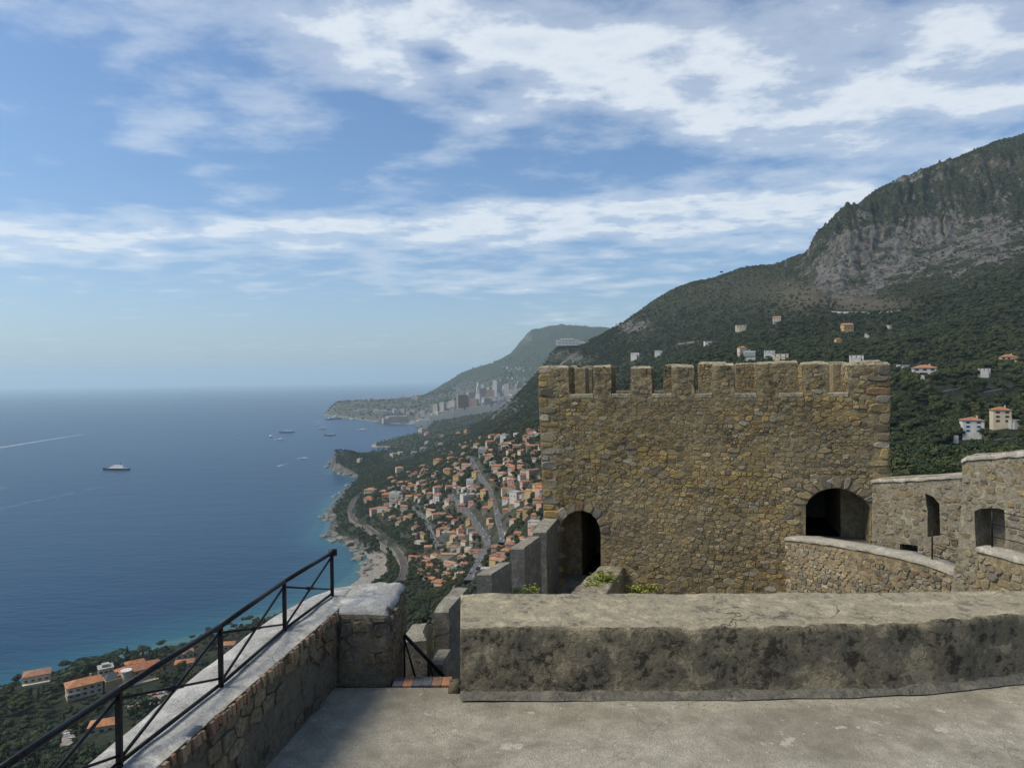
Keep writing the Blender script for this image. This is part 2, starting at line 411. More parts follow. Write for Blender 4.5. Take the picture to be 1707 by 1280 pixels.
# terrain mesh with ground-cover attributes
nr, nc = ZZ.shape
def terrain_object(name, keep):
    tv = np.stack([XX, YY, ZZ], -1).reshape(-1, 3)
    idx = np.arange(nr * nc).reshape(nr, nc)
    q = np.stack([idx[:-1, :-1], idx[:-1, 1:], idx[1:, 1:], idx[1:, :-1]], -1).reshape(-1, 4)
    k4 = keep.ravel()[q].any(1)
    q = q[k4]
    used = np.unique(q); remap = -np.ones(nr * nc, np.int64); remap[used] = np.arange(len(used))
    v = tv[used]; q = remap[q]
    me = bpy.data.meshes.new(name)
    me.vertices.add(len(v)); me.vertices.foreach_set('co', v.astype(np.float32).ravel())
    me.loops.add(len(q) * 4); me.loops.foreach_set('vertex_index', q.astype(np.int32).ravel())
    me.polygons.add(len(q)); me.polygons.foreach_set('loop_start', np.arange(0, len(q) * 4, 4, dtype=np.int32))
    me.polygons.foreach_set('loop_total', np.full(len(q), 4, np.int32)) if False else None
    me.update(calc_edges=True)
    me.polygons.foreach_set('use_smooth', np.ones(len(q), bool))
    for nm, arr in (('rock', ROCK), ('town', TOWN), ('sand', SAND), ('dry', DRY)):
        a = me.attributes.new(nm, 'FLOAT', 'POINT'); a.data.foreach_set('value', arr.ravel()[used].astype(np.float32))
    me.materials.append(MATS['ground'])
    o = obj_from(name, me); tag(o, kind='structure'); return o
PXg = UU * F + 853.5; PYg = 632 - 0.0122 * (PXg - 853.5) - TT * F
slope = np.hypot(np.gradient(ZZ, axis=0) / np.maximum(np.gradient(YY, axis=0), .01), np.gradient(ZZ, axis=1) / np.maximum(np.gradient(XX, axis=1), .01))
ROCK = sstep(0.95, 1.5, slope + 0.7 * (cr_ - .5)) * sstep(300, 700, DD)
def blob(px, py, rx, ry, d0=0, d1=1e9):
    return np.exp(-((PXg - px) / rx) ** 2 - ((PYg - py) / ry) ** 2) * (DD > d0) * (DD < d1)
crag_zone = blob(1420, 440, 60, 60, 1000, 1700) + blob(1500, 420, 120, 50, 1000, 1700) + blob(1640, 390, 110, 60, 1000, 1700) + 1.6 * blob(1530, 297, 55, 9, 1200, 1900) + blob(950, 597, 45, 14, 1500, 2100) \
    + blob(1060, 545, 45, 16, 1500, 2100) + blob(860, 680, 30, 22, 1500, 2300) + blob(830, 695, 20, 15, 1500, 2300) + .5 * blob(570, 785, 18, 10, 1700, 2300) + blob(880, 565, 12, 14, 5000, 8000) + blob(1400, 470, 40, 25, 1000, 1700)
ROCK = np.clip(np.maximum(ROCK * 0.42, np.clip(crag_zone, 0, 1) * (0.35 + 0.9 * fbm(XX / 45, YY / 25, 4, 77))), 0, 1)
ROCK = np.where((cdist < 5 + 14 * gen) & (DD > 1000) & (DD < 2600), np.maximum(ROCK, .9), ROCK)
townz = np.clip(blob(750, 860, 110, 110, 550, 2000) + blob(690, 820, 70, 60, 900, 2000) + blob(850, 780, 60, 60, 500, 1500) + blob(780, 940, 70, 50, 500, 900), 0, 1)
TOWN = np.clip(sstep(.25, .6, townz) * 0.7 + sstep(3300, 3700, DD) * (1 - sstep(180, 300, ZZ)) * (1 - sstep(6000, 6500, DD)), 0, 1)
SAND = np.where((cdist < 50) & (beachm > .2), 1.0, 0.0)
DRY = np.clip(blob(1340, 500, 40, 22, 900, 1600) + blob(1420, 505, 40, 12, 1000, 1300) + blob(1460, 508, 60, 9, 1000, 1300) + blob(1250, 480, 120, 25, 1300, 1800) * .35 + blob(1660, 272, 45, 9, 1300, 1900), 0, 1)

m, nb, b = new_mat('ground')
p = wpos(nb)
n1 = nb.noise(p, 0.05, 6, 0.65); n2 = nb.noise(p, 0.35, 5, 0.6); n3 = nb.noise(p, 0.012, 4, 0.5)
def attr(nb, nm):
    a = nb.n('ShaderNodeAttribute'); a.attribute_name = nm; return a.outputs['Fac']
green = nb.mix(nb.ramp(n2, .35, .65), (.016, .024, .011, 1), (.040, .049, .022, 1))
green = nb.mix(nb.ramp(n1, .46, .70), green, (.060, .060, .034, 1))
urban = nb.mix(nb.ramp(n1, .4, .6), (.035, .045, .02, 1), (.13, .12, .095, 1))
mpz = nb.n('ShaderNodeMapping'); nb.link(p, mpz.inputs[0]); mpz.inputs['Scale'].default_value = (1, 1, .35)
n4 = nb.noise(mpz.outputs[0], .09, 7, .72)
rockc = nb.mix(nb.ramp(n4, .38, .60), (.045, .044, .042, 1), (.19, .182, .168, 1))
rockc = nb.mix(nb.ramp(n1, .50, .68), rockc, (.13, .105, .08, 1))
rk = nb.ramp(nb.math('ADD', attr(nb, 'rock'), nb.math('MULTIPLY', nb.math('SUBTRACT', nb.noise(p, .035, 7, .72), .5), 3.0)), .50, .72)
c = nb.mix(attr(nb, 'town'), green, urban)
c = nb.mix(attr(nb, 'dry'), c, nb.mix(nb.ramp(n2, .35, .65), (.075, .062, .042, 1), (.15, .125, .09, 1)))
c = nb.mix(rk, c, rockc)
sandc = nb.mix(nb.ramp(n2, .3, .7), (.30, .27, .23, 1), (.42, .39, .34, 1))
c = nb.mix(attr(nb, 'sand'), c, sandc)
nb.link(c, b.inputs['Base Color']); b.inputs['Roughness'].default_value = 0.95
add_bump(nb, b, nb.noise(p, 0.25, 6, 0.7), 0.8, 2.5)
add_bump(nb, b, nb.math('ADD', nb.noise(p, 0.25, 6, 0.7), nb.math('MULTIPLY', n4, 2.5)), 1.0, 4.0)
hills = terrain_object('hillside_terrain', land | (cdist < 60))

# ------------------------------------------------------------------ sea
m, nb, b = new_mat('sea')
p = wpos(nb)
sh = attr(nb, 'shallow')
shn = nb.math('ADD', sh, nb.math('MULTIPLY', nb.math('SUBTRACT', nb.noise(p, .012, 4, .6), .5), .35))
deep = nb.mix(nb.ramp(nb.noise(p, .0009, 3, .5), .35, .65), (.006, .036, .088, 1), (.009, .045, .102, 1))
c = nb.mix(nb.ramp(shn, .12, .85), deep, (.016, .080, .120, 1))
c = nb.mix(nb.ramp(shn, .95, 1.25), c, (.04, .115, .13, 1))
nb.link(c, b.inputs['Base Color']); b.inputs['Roughness'].default_value = 0.3; b.inputs['Specular IOR Level'].default_value = .12
b.inputs['IOR'].default_value = 1.33
mp = nb.n('ShaderNodeMapping'); nb.link(p, mp.inputs[0]); mp.inputs['Rotation'].default_value = (0, 0, .5); mp.inputs['Scale'].default_value = (.35, 1, 1)
hgt = nb.math('ADD', nb.noise(mp.outputs[0], .11, 4, .6), nb.math('MULTIPLY', nb.noise(mp.outputs[0], .02, 3, .5), 1.8))
add_bump(nb, b, hgt, 0.55, 1.6)
Us = np.concatenate([np.linspace(-6, -.8, 30)[:-1], np.linspace(-.8, .1, 240), np.linspace(.1, 6, 30)[1:]])
Ls = np.concatenate([np.linspace(math.log(180), math.log(7000), 260)[:-1], np.linspace(math.log(7000), math.log(62000), 40)])
su, sL = np.meshgrid(Us, Ls); sd = np.exp(sL); sx = np.clip(su * sd, -64000, 64000)
scd = coast_dist(sx, sd); sland = in_land(sx, sd)
shallow = np.where(sland, 1.1, np.exp(-scd / 80.0) * np.exp(-np.maximum(sd - 900, 0) / 900.) + .9 * np.exp(-scd / 14.0) * (sd < 2600))
sv = np.stack([sx, sd, np.zeros_like(sx)], -1).reshape(-1, 3)
ii = np.arange(sx.size).reshape(sx.shape)
sq = np.stack([ii[:-1, :-1], ii[:-1, 1:], ii[1:, 1:], ii[1:, :-1]], -1).reshape(-1, 4)
me = bpy.data.meshes.new('sea'); me.from_pydata(sv.tolist(), [], sq.tolist())
a = me.attributes.new('shallow', 'FLOAT', 'POINT'); a.data.foreach_set('value', shallow.ravel().astype(np.float32))
me.materials.append(m)
tag(obj_from('sea', me), kind='structure')

# ------------------------------------------------------------------ air
m = bpy.data.materials.new('haze'); m.use_nodes = True; m.node_tree.nodes.clear()
hb = NB(m.node_tree)
pv = hb.n('ShaderNodeVolumePrincipled'); pv.inputs['Color'].default_value = (.70, .90, 1.0, 1); pv.inputs['Density'].default_value = 5.4e-5
pv.inputs['Anisotropy'].default_value = 0.2
ho = hb.n('ShaderNodeOutputMaterial'); hb.link(pv.outputs[0], ho.inputs['Volume'])
v, f = box_vf(-66000, 66000, -3000, 66000, -1200, 1050)
hz = raw_mesh('haze', v, f, m); hzo = obj_from('haze', hz)
tag(hzo, 'thin pale blue sea haze veiling the distant coast', 'haze', kind='stuff')

# ================================================================== the castle
# ---- masonry materials
def masonry(name, base_attr=True, col=(.25, .21, .15), bump=.5, bscale=30.0, dark=.45):
    m, nb, b = new_mat(name)
    p = wpos(nb)
    n1 = nb.noise(p, bscale, 6, .65); n2 = nb.noise(p, 1.3, 5, .6); n3 = nb.noise(p, 6.0, 5, .65)
    if base_attr:
        a = nb.n('ShaderNodeAttribute'); a.attribute_name = 'tint'; c = a.outputs['Color']
    else:
        c = nb.mix(nb.ramp(n3, .35, .65), tuple(x * .72 for x in col) + (1,), tuple(min(1, x * 1.22) for x in col) + (1,))
    lo = nb.mix(1.0, c, (dark, dark, dark * 1.02, 1), 'MULTIPLY')
    c = nb.mix(nb.ramp(n1, .30, .72), lo, c)
    c = nb.mix(nb.math('MULTIPLY', nb.ramp(n2, .50, .75), .55), c, nb.mix(1.0, c, (.55, .55, .56, 1), 'MULTIPLY'))
    nb.link(c, b.inputs['Base Color']); b.inputs['Roughness'].default_value = .95
    add_bump(nb, b, nb.math('ADD', n1, nb.math('MULTIPLY', n3, .8)), bump, .03)
    return m
STONE = masonry('rubble_stone')
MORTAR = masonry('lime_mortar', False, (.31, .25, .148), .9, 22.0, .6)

def plaster(name, col, stain, pale, lichen=None, scale=1.0, rough_bump=.5, stain_amt=(.45, .65), cracks=.75):
    m, nb, b = new_mat(name)
    p = wpos(nb)
    a1 = nb.noise(p, 3.4 * scale, 8, .66, .15); a2 = nb.noise(p, 12 * scale, 7, .7, .0); a3 = nb.noise(p, 60 * scale, 4, .7); a4 = nb.noise(p, .9 * scale, 4, .55)
    c = nb.mix(nb.ramp(a2, .3, .7), tuple(x * .75 for x in col) + (1,), col + (1,))
    c = nb.mix(nb.ramp(a1, .54, .60), c, pale + (1,))
    c = nb.mix(nb.ramp(nb.math('ADD', nb.math('MULTIPLY', a1, .55), nb.math('MULTIPLY', a2, .45)), stain_amt[1], stain_amt[0]), c, stain + (1,))
    if lichen: c = nb.mix(nb.math('MULTIPLY', nb.ramp(a2, .60, .70), nb.ramp(a4, .45, .6)), c, lichen + (1,))
    c = nb.mix(nb.math('MULTIPLY', nb.ramp(a3, .40, .62), .5), nb.mix(1.0, c, (.42, .41, .40, 1), 'MULTIPLY'), c) if False else nb.mix(nb.ramp(a3, .28, .55), nb.mix(1.0, c, (.55, .54, .53, 1), 'MULTIPLY'), c)
    vv = nb.n('ShaderNodeVectorMath', operation='SCALE'); nzv = nb.n('ShaderNodeTexNoise'); nb.link(p, nzv.inputs['Vector']); nzv.inputs['Scale'].default_value = 3.0; nzv.inputs['Detail'].default_value = 6
    nb.link(nzv.outputs['Color'], vv.inputs[0]); vv.inputs['Scale'].default_value = .7
    va = nb.n('ShaderNodeVectorMath', operation='ADD'); nb.link(p, va.inputs[0]); nb.link(vv.outputs[0], va.inputs[1])
    vc = nb.n('ShaderNodeTexVoronoi', feature='DISTANCE_TO_EDGE'); vc.inputs['Scale'].default_value = 1.25; nb.link(va.outputs[0], vc.inputs['Vector'])
    ck = nb.math('MULTIPLY', nb.ramp(vc.outputs['Distance'], .002, .010, 1.0, 0.0), nb.ramp(a4, .44, .58))
    c = nb.mix(nb.math('MULTIPLY', ck, cracks), c, (.05, .045, .04, 1))
    nb.link(c, b.inputs['Base Color']); b.inputs['Roughness'].default_value = .95
    add_bump(nb, b, nb.math('ADD', nb.math('MULTIPLY', ck, -1.0), nb.math('MULTIPLY', a1, 1.4)) if False else nb.math('ADD', nb.math('SUBTRACT', nb.math('MULTIPLY', a1, 1.4), ck), nb.math('ADD', nb.math('MULTIPLY', a2, .9), nb.math('MULTIPLY', a3, .25))), rough_bump, .05)
    return m
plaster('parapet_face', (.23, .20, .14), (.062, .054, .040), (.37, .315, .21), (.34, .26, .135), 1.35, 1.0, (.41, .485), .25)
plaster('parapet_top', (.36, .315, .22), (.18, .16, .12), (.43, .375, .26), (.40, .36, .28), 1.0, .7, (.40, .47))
plaster('wall_top', (.40, .395, .375), (.23, .225, .215), (.47, .465, .445), None, 1.2, .45, (.36, .46), .4)
plaster('grey_render', (.225, .208, .17), (.10, .095, .08), (.28, .255, .205), None, 1.3, .45, (.36, .46))
plaster('coping', (.37, .345, .29), (.20, .185, .155), (.44, .41, .345), None, 1.2, .45, (.36, .46))
plaster('flank_top', (.27, .252, .205), (.14, .13, .108), (.32, .30, .245), None, 1.3, .5, (.36, .46), .3)
plaster('dark_cement', (.17, .158, .13), (.09, .085, .072), (.22, .20, .155), None, 1.6, .6, (.38, .50), .3)
plaster('pale_plaster', (.32, .285, .215), (.14, .122, .095), (.40, .36, .275), (.30, .22, .12), 1.2, .9, (.38, .47))
plaster('wall_plaster', (.20, .172, .125), (.07, .06, .05), (.22, .18, .125), (.26, .19, .10), 1.6, .9, (.38, .48))

# floor: worn screed with pebbly pits, pale scabs and long cracks
m, nb, b = new_mat('terrace_screed')
p = wpos(nb)
a1 = nb.noise(p, 1.1, 6, .6, .5); a2 = nb.noise(p, 7, 6, .7); a3 = nb.noise(p, 70, 4, .7)
vo = nb.n('ShaderNodeTexVoronoi', feature='F1'); nb.link(p, vo.inputs['Vector']); vo.inputs['Scale'].default_value = 70
cell = vo.outputs['Distance']
c = nb.mix(nb.ramp(a2, .3, .7), (.27, .248, .195, 1), (.41, .38, .305, 1))
c = nb.mix(nb.ramp(a1, .36, .60), nb.mix(1.0, c, (.62, .61, .59, 1), 'MULTIPLY'), c)
c = nb.mix(nb.ramp(nb.noise(p, 5.3, 4, .55, .2), .64, .70), c, (.44, .41, .34, 1))
grit = nb.ramp(cell, .25, .62)
c = nb.mix(nb.math('MULTIPLY', grit, .38), c, (.15, .138, .11, 1))
spk = nb.n('ShaderNodeTexVoronoi', feature='F1'); nb.link(p, spk.inputs['Vector']); spk.inputs['Scale'].default_value = 9.0
c = nb.mix(nb.math('MULTIPLY', nb.ramp(spk.outputs['Distance'], .10, .05), .7), c, (.46, .44, .38, 1))
wv = nb.n('ShaderNodeTexVoronoi', feature='DISTANCE_TO_EDGE'); wv.inputs['Scale'].default_value = .42
mpn = nb.n('ShaderNodeVectorMath', operation='ADD'); nb.link(p, mpn.inputs[0])
nzc = nb.n('ShaderNodeTexNoise'); nb.link(p, nzc.inputs['Vector']); nzc.inputs['Scale'].default_value = 2.5; nzc.inputs['Detail'].default_value = 6
sc_ = nb.n('ShaderNodeVectorMath', operation='SCALE'); nb.link(nzc.outputs['Color'], sc_.inputs[0]); sc_.inputs['Scale'].default_value = .8
nb.link(sc_.outputs[0], mpn.inputs[1]); nb.link(mpn.outputs[0], wv.inputs['Vector'])
crk = nb.ramp(wv.outputs['Distance'], .0005, .0035, 1.0, 0.0)
c = nb.mix(nb.math('MULTIPLY', crk, .28), c, (.055, .05, .043, 1))
nb.link(c, b.inputs['Base Color'])
add_bump(nb, b, nb.math('SUBTRACT', nb.math('ADD', nb.math('MULTIPLY', a2, .6), nb.math('MULTIPLY', a3, .25)), nb.math('ADD', nb.math('MULTIPLY', crk, .2), nb.math('MULTIPLY', cell, .5))), .5, .02)

IRON = plain('black_iron', (.018, .018, .02), .45, .2, 30.0, .6)
BRICKM = {k: plain(k, c, .9, .15, 20.0) for k, c in {'brick_orange': (.30, .15, .085), 'brick_slate': (.085, .09, .10), 'brick_brown': (.19, .12, .085), 'tile_red': (.20, .115, .07), 'tile_tan': (.24, .175, .11)}.items()}

from mathutils import noise as mnoise
# ---- rubble masonry: irregular cells, each stone a little block
PALETTE = [((.38, .275, .115), 30), ((.32, .238, .112), 28), ((.265, .21, .13), 16), ((.44, .34, .175), 16), ((.185, .15, .10), 8), ((.41, .36, .26), 6), ((.26, .165, .09), 2), ((.22, .19, .14), 3), ((.36, .25, .11), 7)]
PALE = [((.33, .27, .17), 26), ((.30, .25, .17), 22), ((.27, .24, .19), 14), ((.40, .355, .27), 16), ((.20, .175, .14), 8), ((.29, .18, .10), 4), ((.35, .27, .14), 10)]
def pick_col(pal):
    c = random.choices([q[0] for q in pal], [q[1] for q in pal])[0]
    k = random.uniform(.86, 1.28); j = random.uniform(-.05, .05)
    return np.array([c[0] * k * (1 + j), c[1] * k, c[2] * k * (1 - j)])
def clip_half(poly, nx, ny, c):        # keep nx*x+ny*y <= c
    out = []
    n = len(poly)
    for i in range(n):
        a, bq = poly[i], poly[(i + 1) % n]
        da = nx * a[0] + ny * a[1] - c; db = nx * bq[0] + ny * bq[1] - c
        if da <= 0: out.append(a)
        if (da < 0 < db) or (db < 0 < da):
            t = da / (da - db); out.append((a[0] + (bq[0] - a[0]) * t, a[1] + (bq[1] - a[1]) * t))
    return out
def rubble_cells(x0, x1, y0, y1, hrow=(.07, .19), wid=(.11, .36), aniso=1.55):
    sites = []; y = y0
    while y < y1:
        h = random.uniform(*hrow) * random.choice((.55, .8, 1, 1, 1.25)); x = x0 - random.uniform(0, .2)
        while x < x1:
            wd = random.uniform(*wid) * (h / .13) ** .5
            sites.append((x + wd / 2, (y + h / 2 + random.uniform(-.3, .3) * h) * aniso)); x += wd
        y += h
    S = np.array(sites); cells = []
    for i, s in enumerate(S):
        d = S - s; r2 = (d ** 2).sum(1)
        near = np.argsort(r2)[1:18]
        R = .8
        poly = [(max(x0, s[0] - R), max(y0 * aniso, s[1] - R)), (min(x1, s[0] + R), max(y0 * aniso, s[1] - R)), (min(x1, s[0] + R), min(y1 * aniso, s[1] + R)), (max(x0, s[0] - R), min(y1 * aniso, s[1] + R))]
        for j in near:
            nx, ny = d[j]; c = nx * (s[0] + nx / 2) + ny * (s[1] + ny / 2)
            poly = clip_half(poly, nx, ny, c)
            if len(poly) < 3: break
        if len(poly) >= 3: cells.append([(p_[0], p_[1] / aniso) for p_ in poly])
    return cells
def in_poly(pt, poly):
    x, y = pt; ins = False; n = len(poly)
    for i in range(n):
        (xa, ya), (xb, yb) = poly[i], poly[(i + 1) % n]
        if (ya > y) != (yb > y) and x < (xb - xa) * (y - ya) / (yb - ya) + xa: ins = not ins
    return ins
def stone_vf(poly, gap, h, jig=.012):
    """one stone in face coordinates: (s, z, out)"""
    P = np.array(poly); c = P.mean(0)
    # drop tiny edges
    keep = [P[0]]
    for q in P[1:]:
        if np.hypot(*(q - keep[-1])) > .025: keep.append(q)
    if len(keep) > 3 and np.hypot(*(keep[0] - keep[-1])) < .025: keep.pop()
    P = np.array(keep)
    if len(P) < 3: return None
    sz = np.sqrt(np.abs(np.sum(P[:, 0] * np.roll(P[:, 1], -1) - np.roll(P[:, 0], -1) * P[:, 1]) / 2))
    if sz < .03: return None
    if sz > .15 and len(P) <= 7:      # cut the corners of the larger stones
        Q = []
        for i in range(len(P)):
            a, bq = P[i], P[(i + 1) % len(P)]
            Q += [a * .78 + bq * .22, a * .22 + bq * .78]
        P = np.array(Q)
    k = max(.55, 1 - gap / sz)
    R1 = c + (P - c) * k
    R1 = R1 + np.random.default_rng(int(abs(c[0] * 977 + c[1] * 3571) * 1000) % 2 ** 31).normal(0, jig * .4, R1.shape)
    R2 = c + (R1 - c) * .80
    n = len(P)
    tilt = np.array([random.uniform(-.12, .12), random.uniform(-.12, .12)])
    V = [(q[0], q[1], -.02) for q in R1] + [(q[0], q[1], h * .62) for q in R1] + [(q[0], q[1], h + float((q - c).dot(tilt)) + random.uniform(-.2, .2) * h) for q in R2]
    Fc = []
    for i in range(n):
        j = (i + 1) % n
        Fc += [(i, j, n + j, n + i), (n + i, n + j, 2 * n + j, 2 * n + i)]
    Fc.append(tuple(range(2 * n, 3 * n)))
    return V, Fc, sz
class Face:
    """a wall plane: origin o, to the right r, out of the wall e (towards the viewer)"""
    def __init__(s, o, r):
        s.o = np.array(o, float); s.r = np.array([r[0], r[1], 0.0]); s.r /= np.linalg.norm(s.r)
        s.e = np.array([s.r[1], -s.r[0], 0.0])
    def w(s, a, z, out=0.0): return s.o + s.r * a + s.e * out + np.array([0, 0, z])
    def px(s, px, py):
        rr = ray(px, py); k = (s.o - EYE).dot(s.e) / rr.dot(s.e)
        q = EYE + rr * k - s.o
        return float(q.dot(s.r)), float(q[2])
    def poly(s, pts): return [s.px(*p_) for p_ in pts]
def clad(parent, face, cells, regions, holes=(), pal=PALETTE, gap=.022, hh=(.012, .04), budget=300, skip=0.0, name='stone', small='small_stones'):
    out = []
    for c in cells:
        ok = None
        cc = np.mean(c, 0)
        for k in (1.0, .88, .74, .6):
            q = [tuple(cc + (np.array(p_) - cc) * k) for p_ in c]
            if any(all(in_poly(p_, R) for p_ in q) for R in regions) and not any(in_poly(p_, H) for H in holes for p_ in q + [tuple(cc)]):
                ok = q; break
        if ok is None or random.random() < skip: continue
        wv_ = face.w(cc[0], cc[1]); pn_ = mnoise.fractal(Vector(wv_) * .55, 1.0, 2.0, 4); col = pick_col(pal); hh_ = random.uniform(*hh)
        gk = float(np.clip(.5 + 1.6 * mnoise.fractal(Vector(wv_) * .6 + Vector((3, 7, 1)), 1.0, 2.0, 4), 0, 1)) * .42
        col = col * (1 - gk) + np.array([.27, .24, .18]) * (col.mean() / .24) * gk          # some areas of the wall are greyer stone
        if pn_ > .12: col = col * .7 + np.array([.34, .265, .15]) * .3; hh_ *= .6        # smeared with mortar
        col = col * .92 * (1 + .35 * mnoise.fractal(Vector(wv_) * .35 + Vector((9, 2, 0)), 1.0, 2.0, 3))
        s = stone_vf(ok, gap, hh_)
        if s: out.append((s[2], s[0], s[1], col))
    out.sort(key=lambda t: -t[0])
    big, rest = out[:budget], out[budget:]
    for sz, V, Fc, col in big:
        mesh(name, [face.w(*v) for v in V], Fc, STONE, parent, False, col, base=False)
    if rest:
        VV, FF, CC = [], [], []
        for sz, V, Fc, col in rest:
            b0 = len(VV); VV += [face.w(*v) for v in V]; FF += [tuple(i + b0 for i in q) for q in Fc]; CC += [col] * len(V)
        o = mesh(small, VV, FF, STONE, parent, False, np.array(CC), base=False); o['kind'] = 'stuff'
    return len(out)
def slab_vf(face, outline, holes, thick, out0=0.0):
    """a wall of the given outline with openings cut right through"""
    bm = bmesh.new()
    def loop(pts, dep):
        vs = [bm.verts.new(face.w(a, z, dep)) for a, z in pts]
        return [bm.edges.new((vs[i], vs[(i + 1) % len(vs)])) for i in range(len(vs))], vs
    fronts = []
    for dep in (out0, out0 - thick):
        E = []; rings = []
        for pts in [outline] + list(holes):
            e, vs = loop(pts, dep); E += e; rings.append(vs)
        bmesh.ops.triangle_fill(bm, use_beauty=True, edges=E, normal=Vector(face.e))
        fronts.append(rings)
    for ra, rb in zip(*fronts):
        n = len(ra)
        for i in range(n):
            j = (i + 1) % n
            bm.faces.new((ra[i], ra[j], rb[j], rb[i]))
    bmesh.ops.recalc_face_normals(bm, faces=bm.faces)
    bm.verts.index_update()
    V = [tuple(v.co) for v in bm.verts]; Fc = [tuple(v.index for v in f.verts) for f in bm.faces]
    bm.free()
    return V, Fc
def prism_vf(top, z0, ztops=None, bevel=0.0):
    """plan polygon [(x,y,z)] extruded down to z0, with an optional worn top edge"""
    n = len(top); T = np.array(top, float); c = T.mean(0)
    V = [(p_[0], p_[1], z0) for p_ in T]
    if bevel:
        V += [(p_[0], p_[1], p_[2] - bevel) for p_ in T]
        q = T.copy()
        for i in range(n):
            dv = c[:2] - T[i, :2]; q[i, :2] += dv / np.linalg.norm(dv) * bevel * 1.3
        V += [tuple(p_) for p_ in q]; L = 3
    else:
        V += [tuple(p_) for p_ in T]; L = 2
    Fc = []
    for k in range(L - 1):
        for i in range(n):
            j = (i + 1) % n; Fc.append((k * n + i, k * n + j, (k + 1) * n + j, (k + 1) * n + i))
    Fc += [tuple(range((L - 1) * n, L * n)), tuple(range(n))[::-1]]
    bm = bmesh.new(); vs = [bm.verts.new(v) for v in V]
    for f in Fc: bm.faces.new([vs[i] for i in f])
    bmesh.ops.recalc_face_normals(bm, faces=bm.faces)
    bm.verts.index_update(); Fc = [tuple(v.index for v in f.verts) for f in bm.faces]; bm.free()
    return V, Fc
def roughen(V, Fc, levels=3, amp=.02, freq=3.0, seed=1, zscale=1.0):
    """subdivide and weather a block so its edges are uneven"""
    bm = bmesh.new(); vs = [bm.verts.new(v) for v in V]
    for f in Fc: bm.faces.new([vs[i] for i in f])
    for _ in range(levels):
        bmesh.ops.subdivide_edges(bm, edges=[e for e in bm.edges if e.calc_length() > .09], cuts=1, use_grid_fill=True)
    bmesh.ops.triangulate(bm, faces=[f for f in bm.faces if len(f.verts) > 4])
    bm.normal_update()
    from mathutils import noise as mn
    for v in bm.verts:
        q = v.co * freq
        k = mn.fractal(q + Vector((seed * 3.1, 0, 0)), .9, 2.0, 4) 
        v.co += v.normal * k * amp
    bm.verts.index_update()
    V = [tuple(v.co) for v in bm.verts]; Fc = [tuple(v.index for v in f.verts) for f in bm.faces]
    bm.free(); return V, Fc

FL = 247.4                     # terrace level
TOPW = 248.05                  # top of the sea-side wall
# ---- terrace floor
def grid_patch(x0, x1, y0, y1, nx, ny, zf):
    V = []; Fc = []
    for j in range(ny + 1):
        for i in range(nx + 1):
            x = x0 + (x1 - x0) * i / nx; y = y0 + (y1 - y0) * j / ny
            V.append((x, y, zf(x, y)))
    for j in range(ny):
        for i in range(nx):
            a = j * (nx + 1) + i; Fc.append((a, a + 1, a + nx + 2, a + nx + 1))
    return V, Fc
from mathutils import noise as mnoise
def fz(x, y): return FL + .012 * mnoise.fractal(Vector((x * .8, y * .8, 0)), 1, 2, 4)
def left_edge(y): return -1.62 - .13 * (6.07 - y)
V1, F1 = grid_patch(0, 1, -4.0, 5.98, 200, 170, lambda x, y: 0.0)
V1 = [(left_edge(y) + (9.0 - left_edge(y)) * x, y, fz(left_edge(y) + (9.0 - left_edge(y)) * x, y)) for x, y, z in V1]
b0 = len(V1)
V2, F2 = prism_vf([(left_edge(-4) - .05, -4.0, 247.3), (9.0, -4.0, 247.3), (9.0, 5.98, 247.3), (left_edge(5.98) - .05, 5.98, 247.3)], 247.0)
tf = mesh('terrace_floor', V1 + V2, F1 + [tuple(i + b0 for i in q) for q in F2], MATS['terrace_screed'], smooth=True)
tag(tf, kind='structure')
v, f = prism_vf([(-2.9, -4.0, 246.99), (9.0, -4.0, 246.99), (9.0, 5.9, 246.99), (-1.9, 5.9, 246.99), (-2.1, 3.6, 246.99)], 234)
kb = mesh('castle_keep', v, f, MATS['grey_render']); tag(kb, 'grey rendered keep block carrying the terrace', 'building')

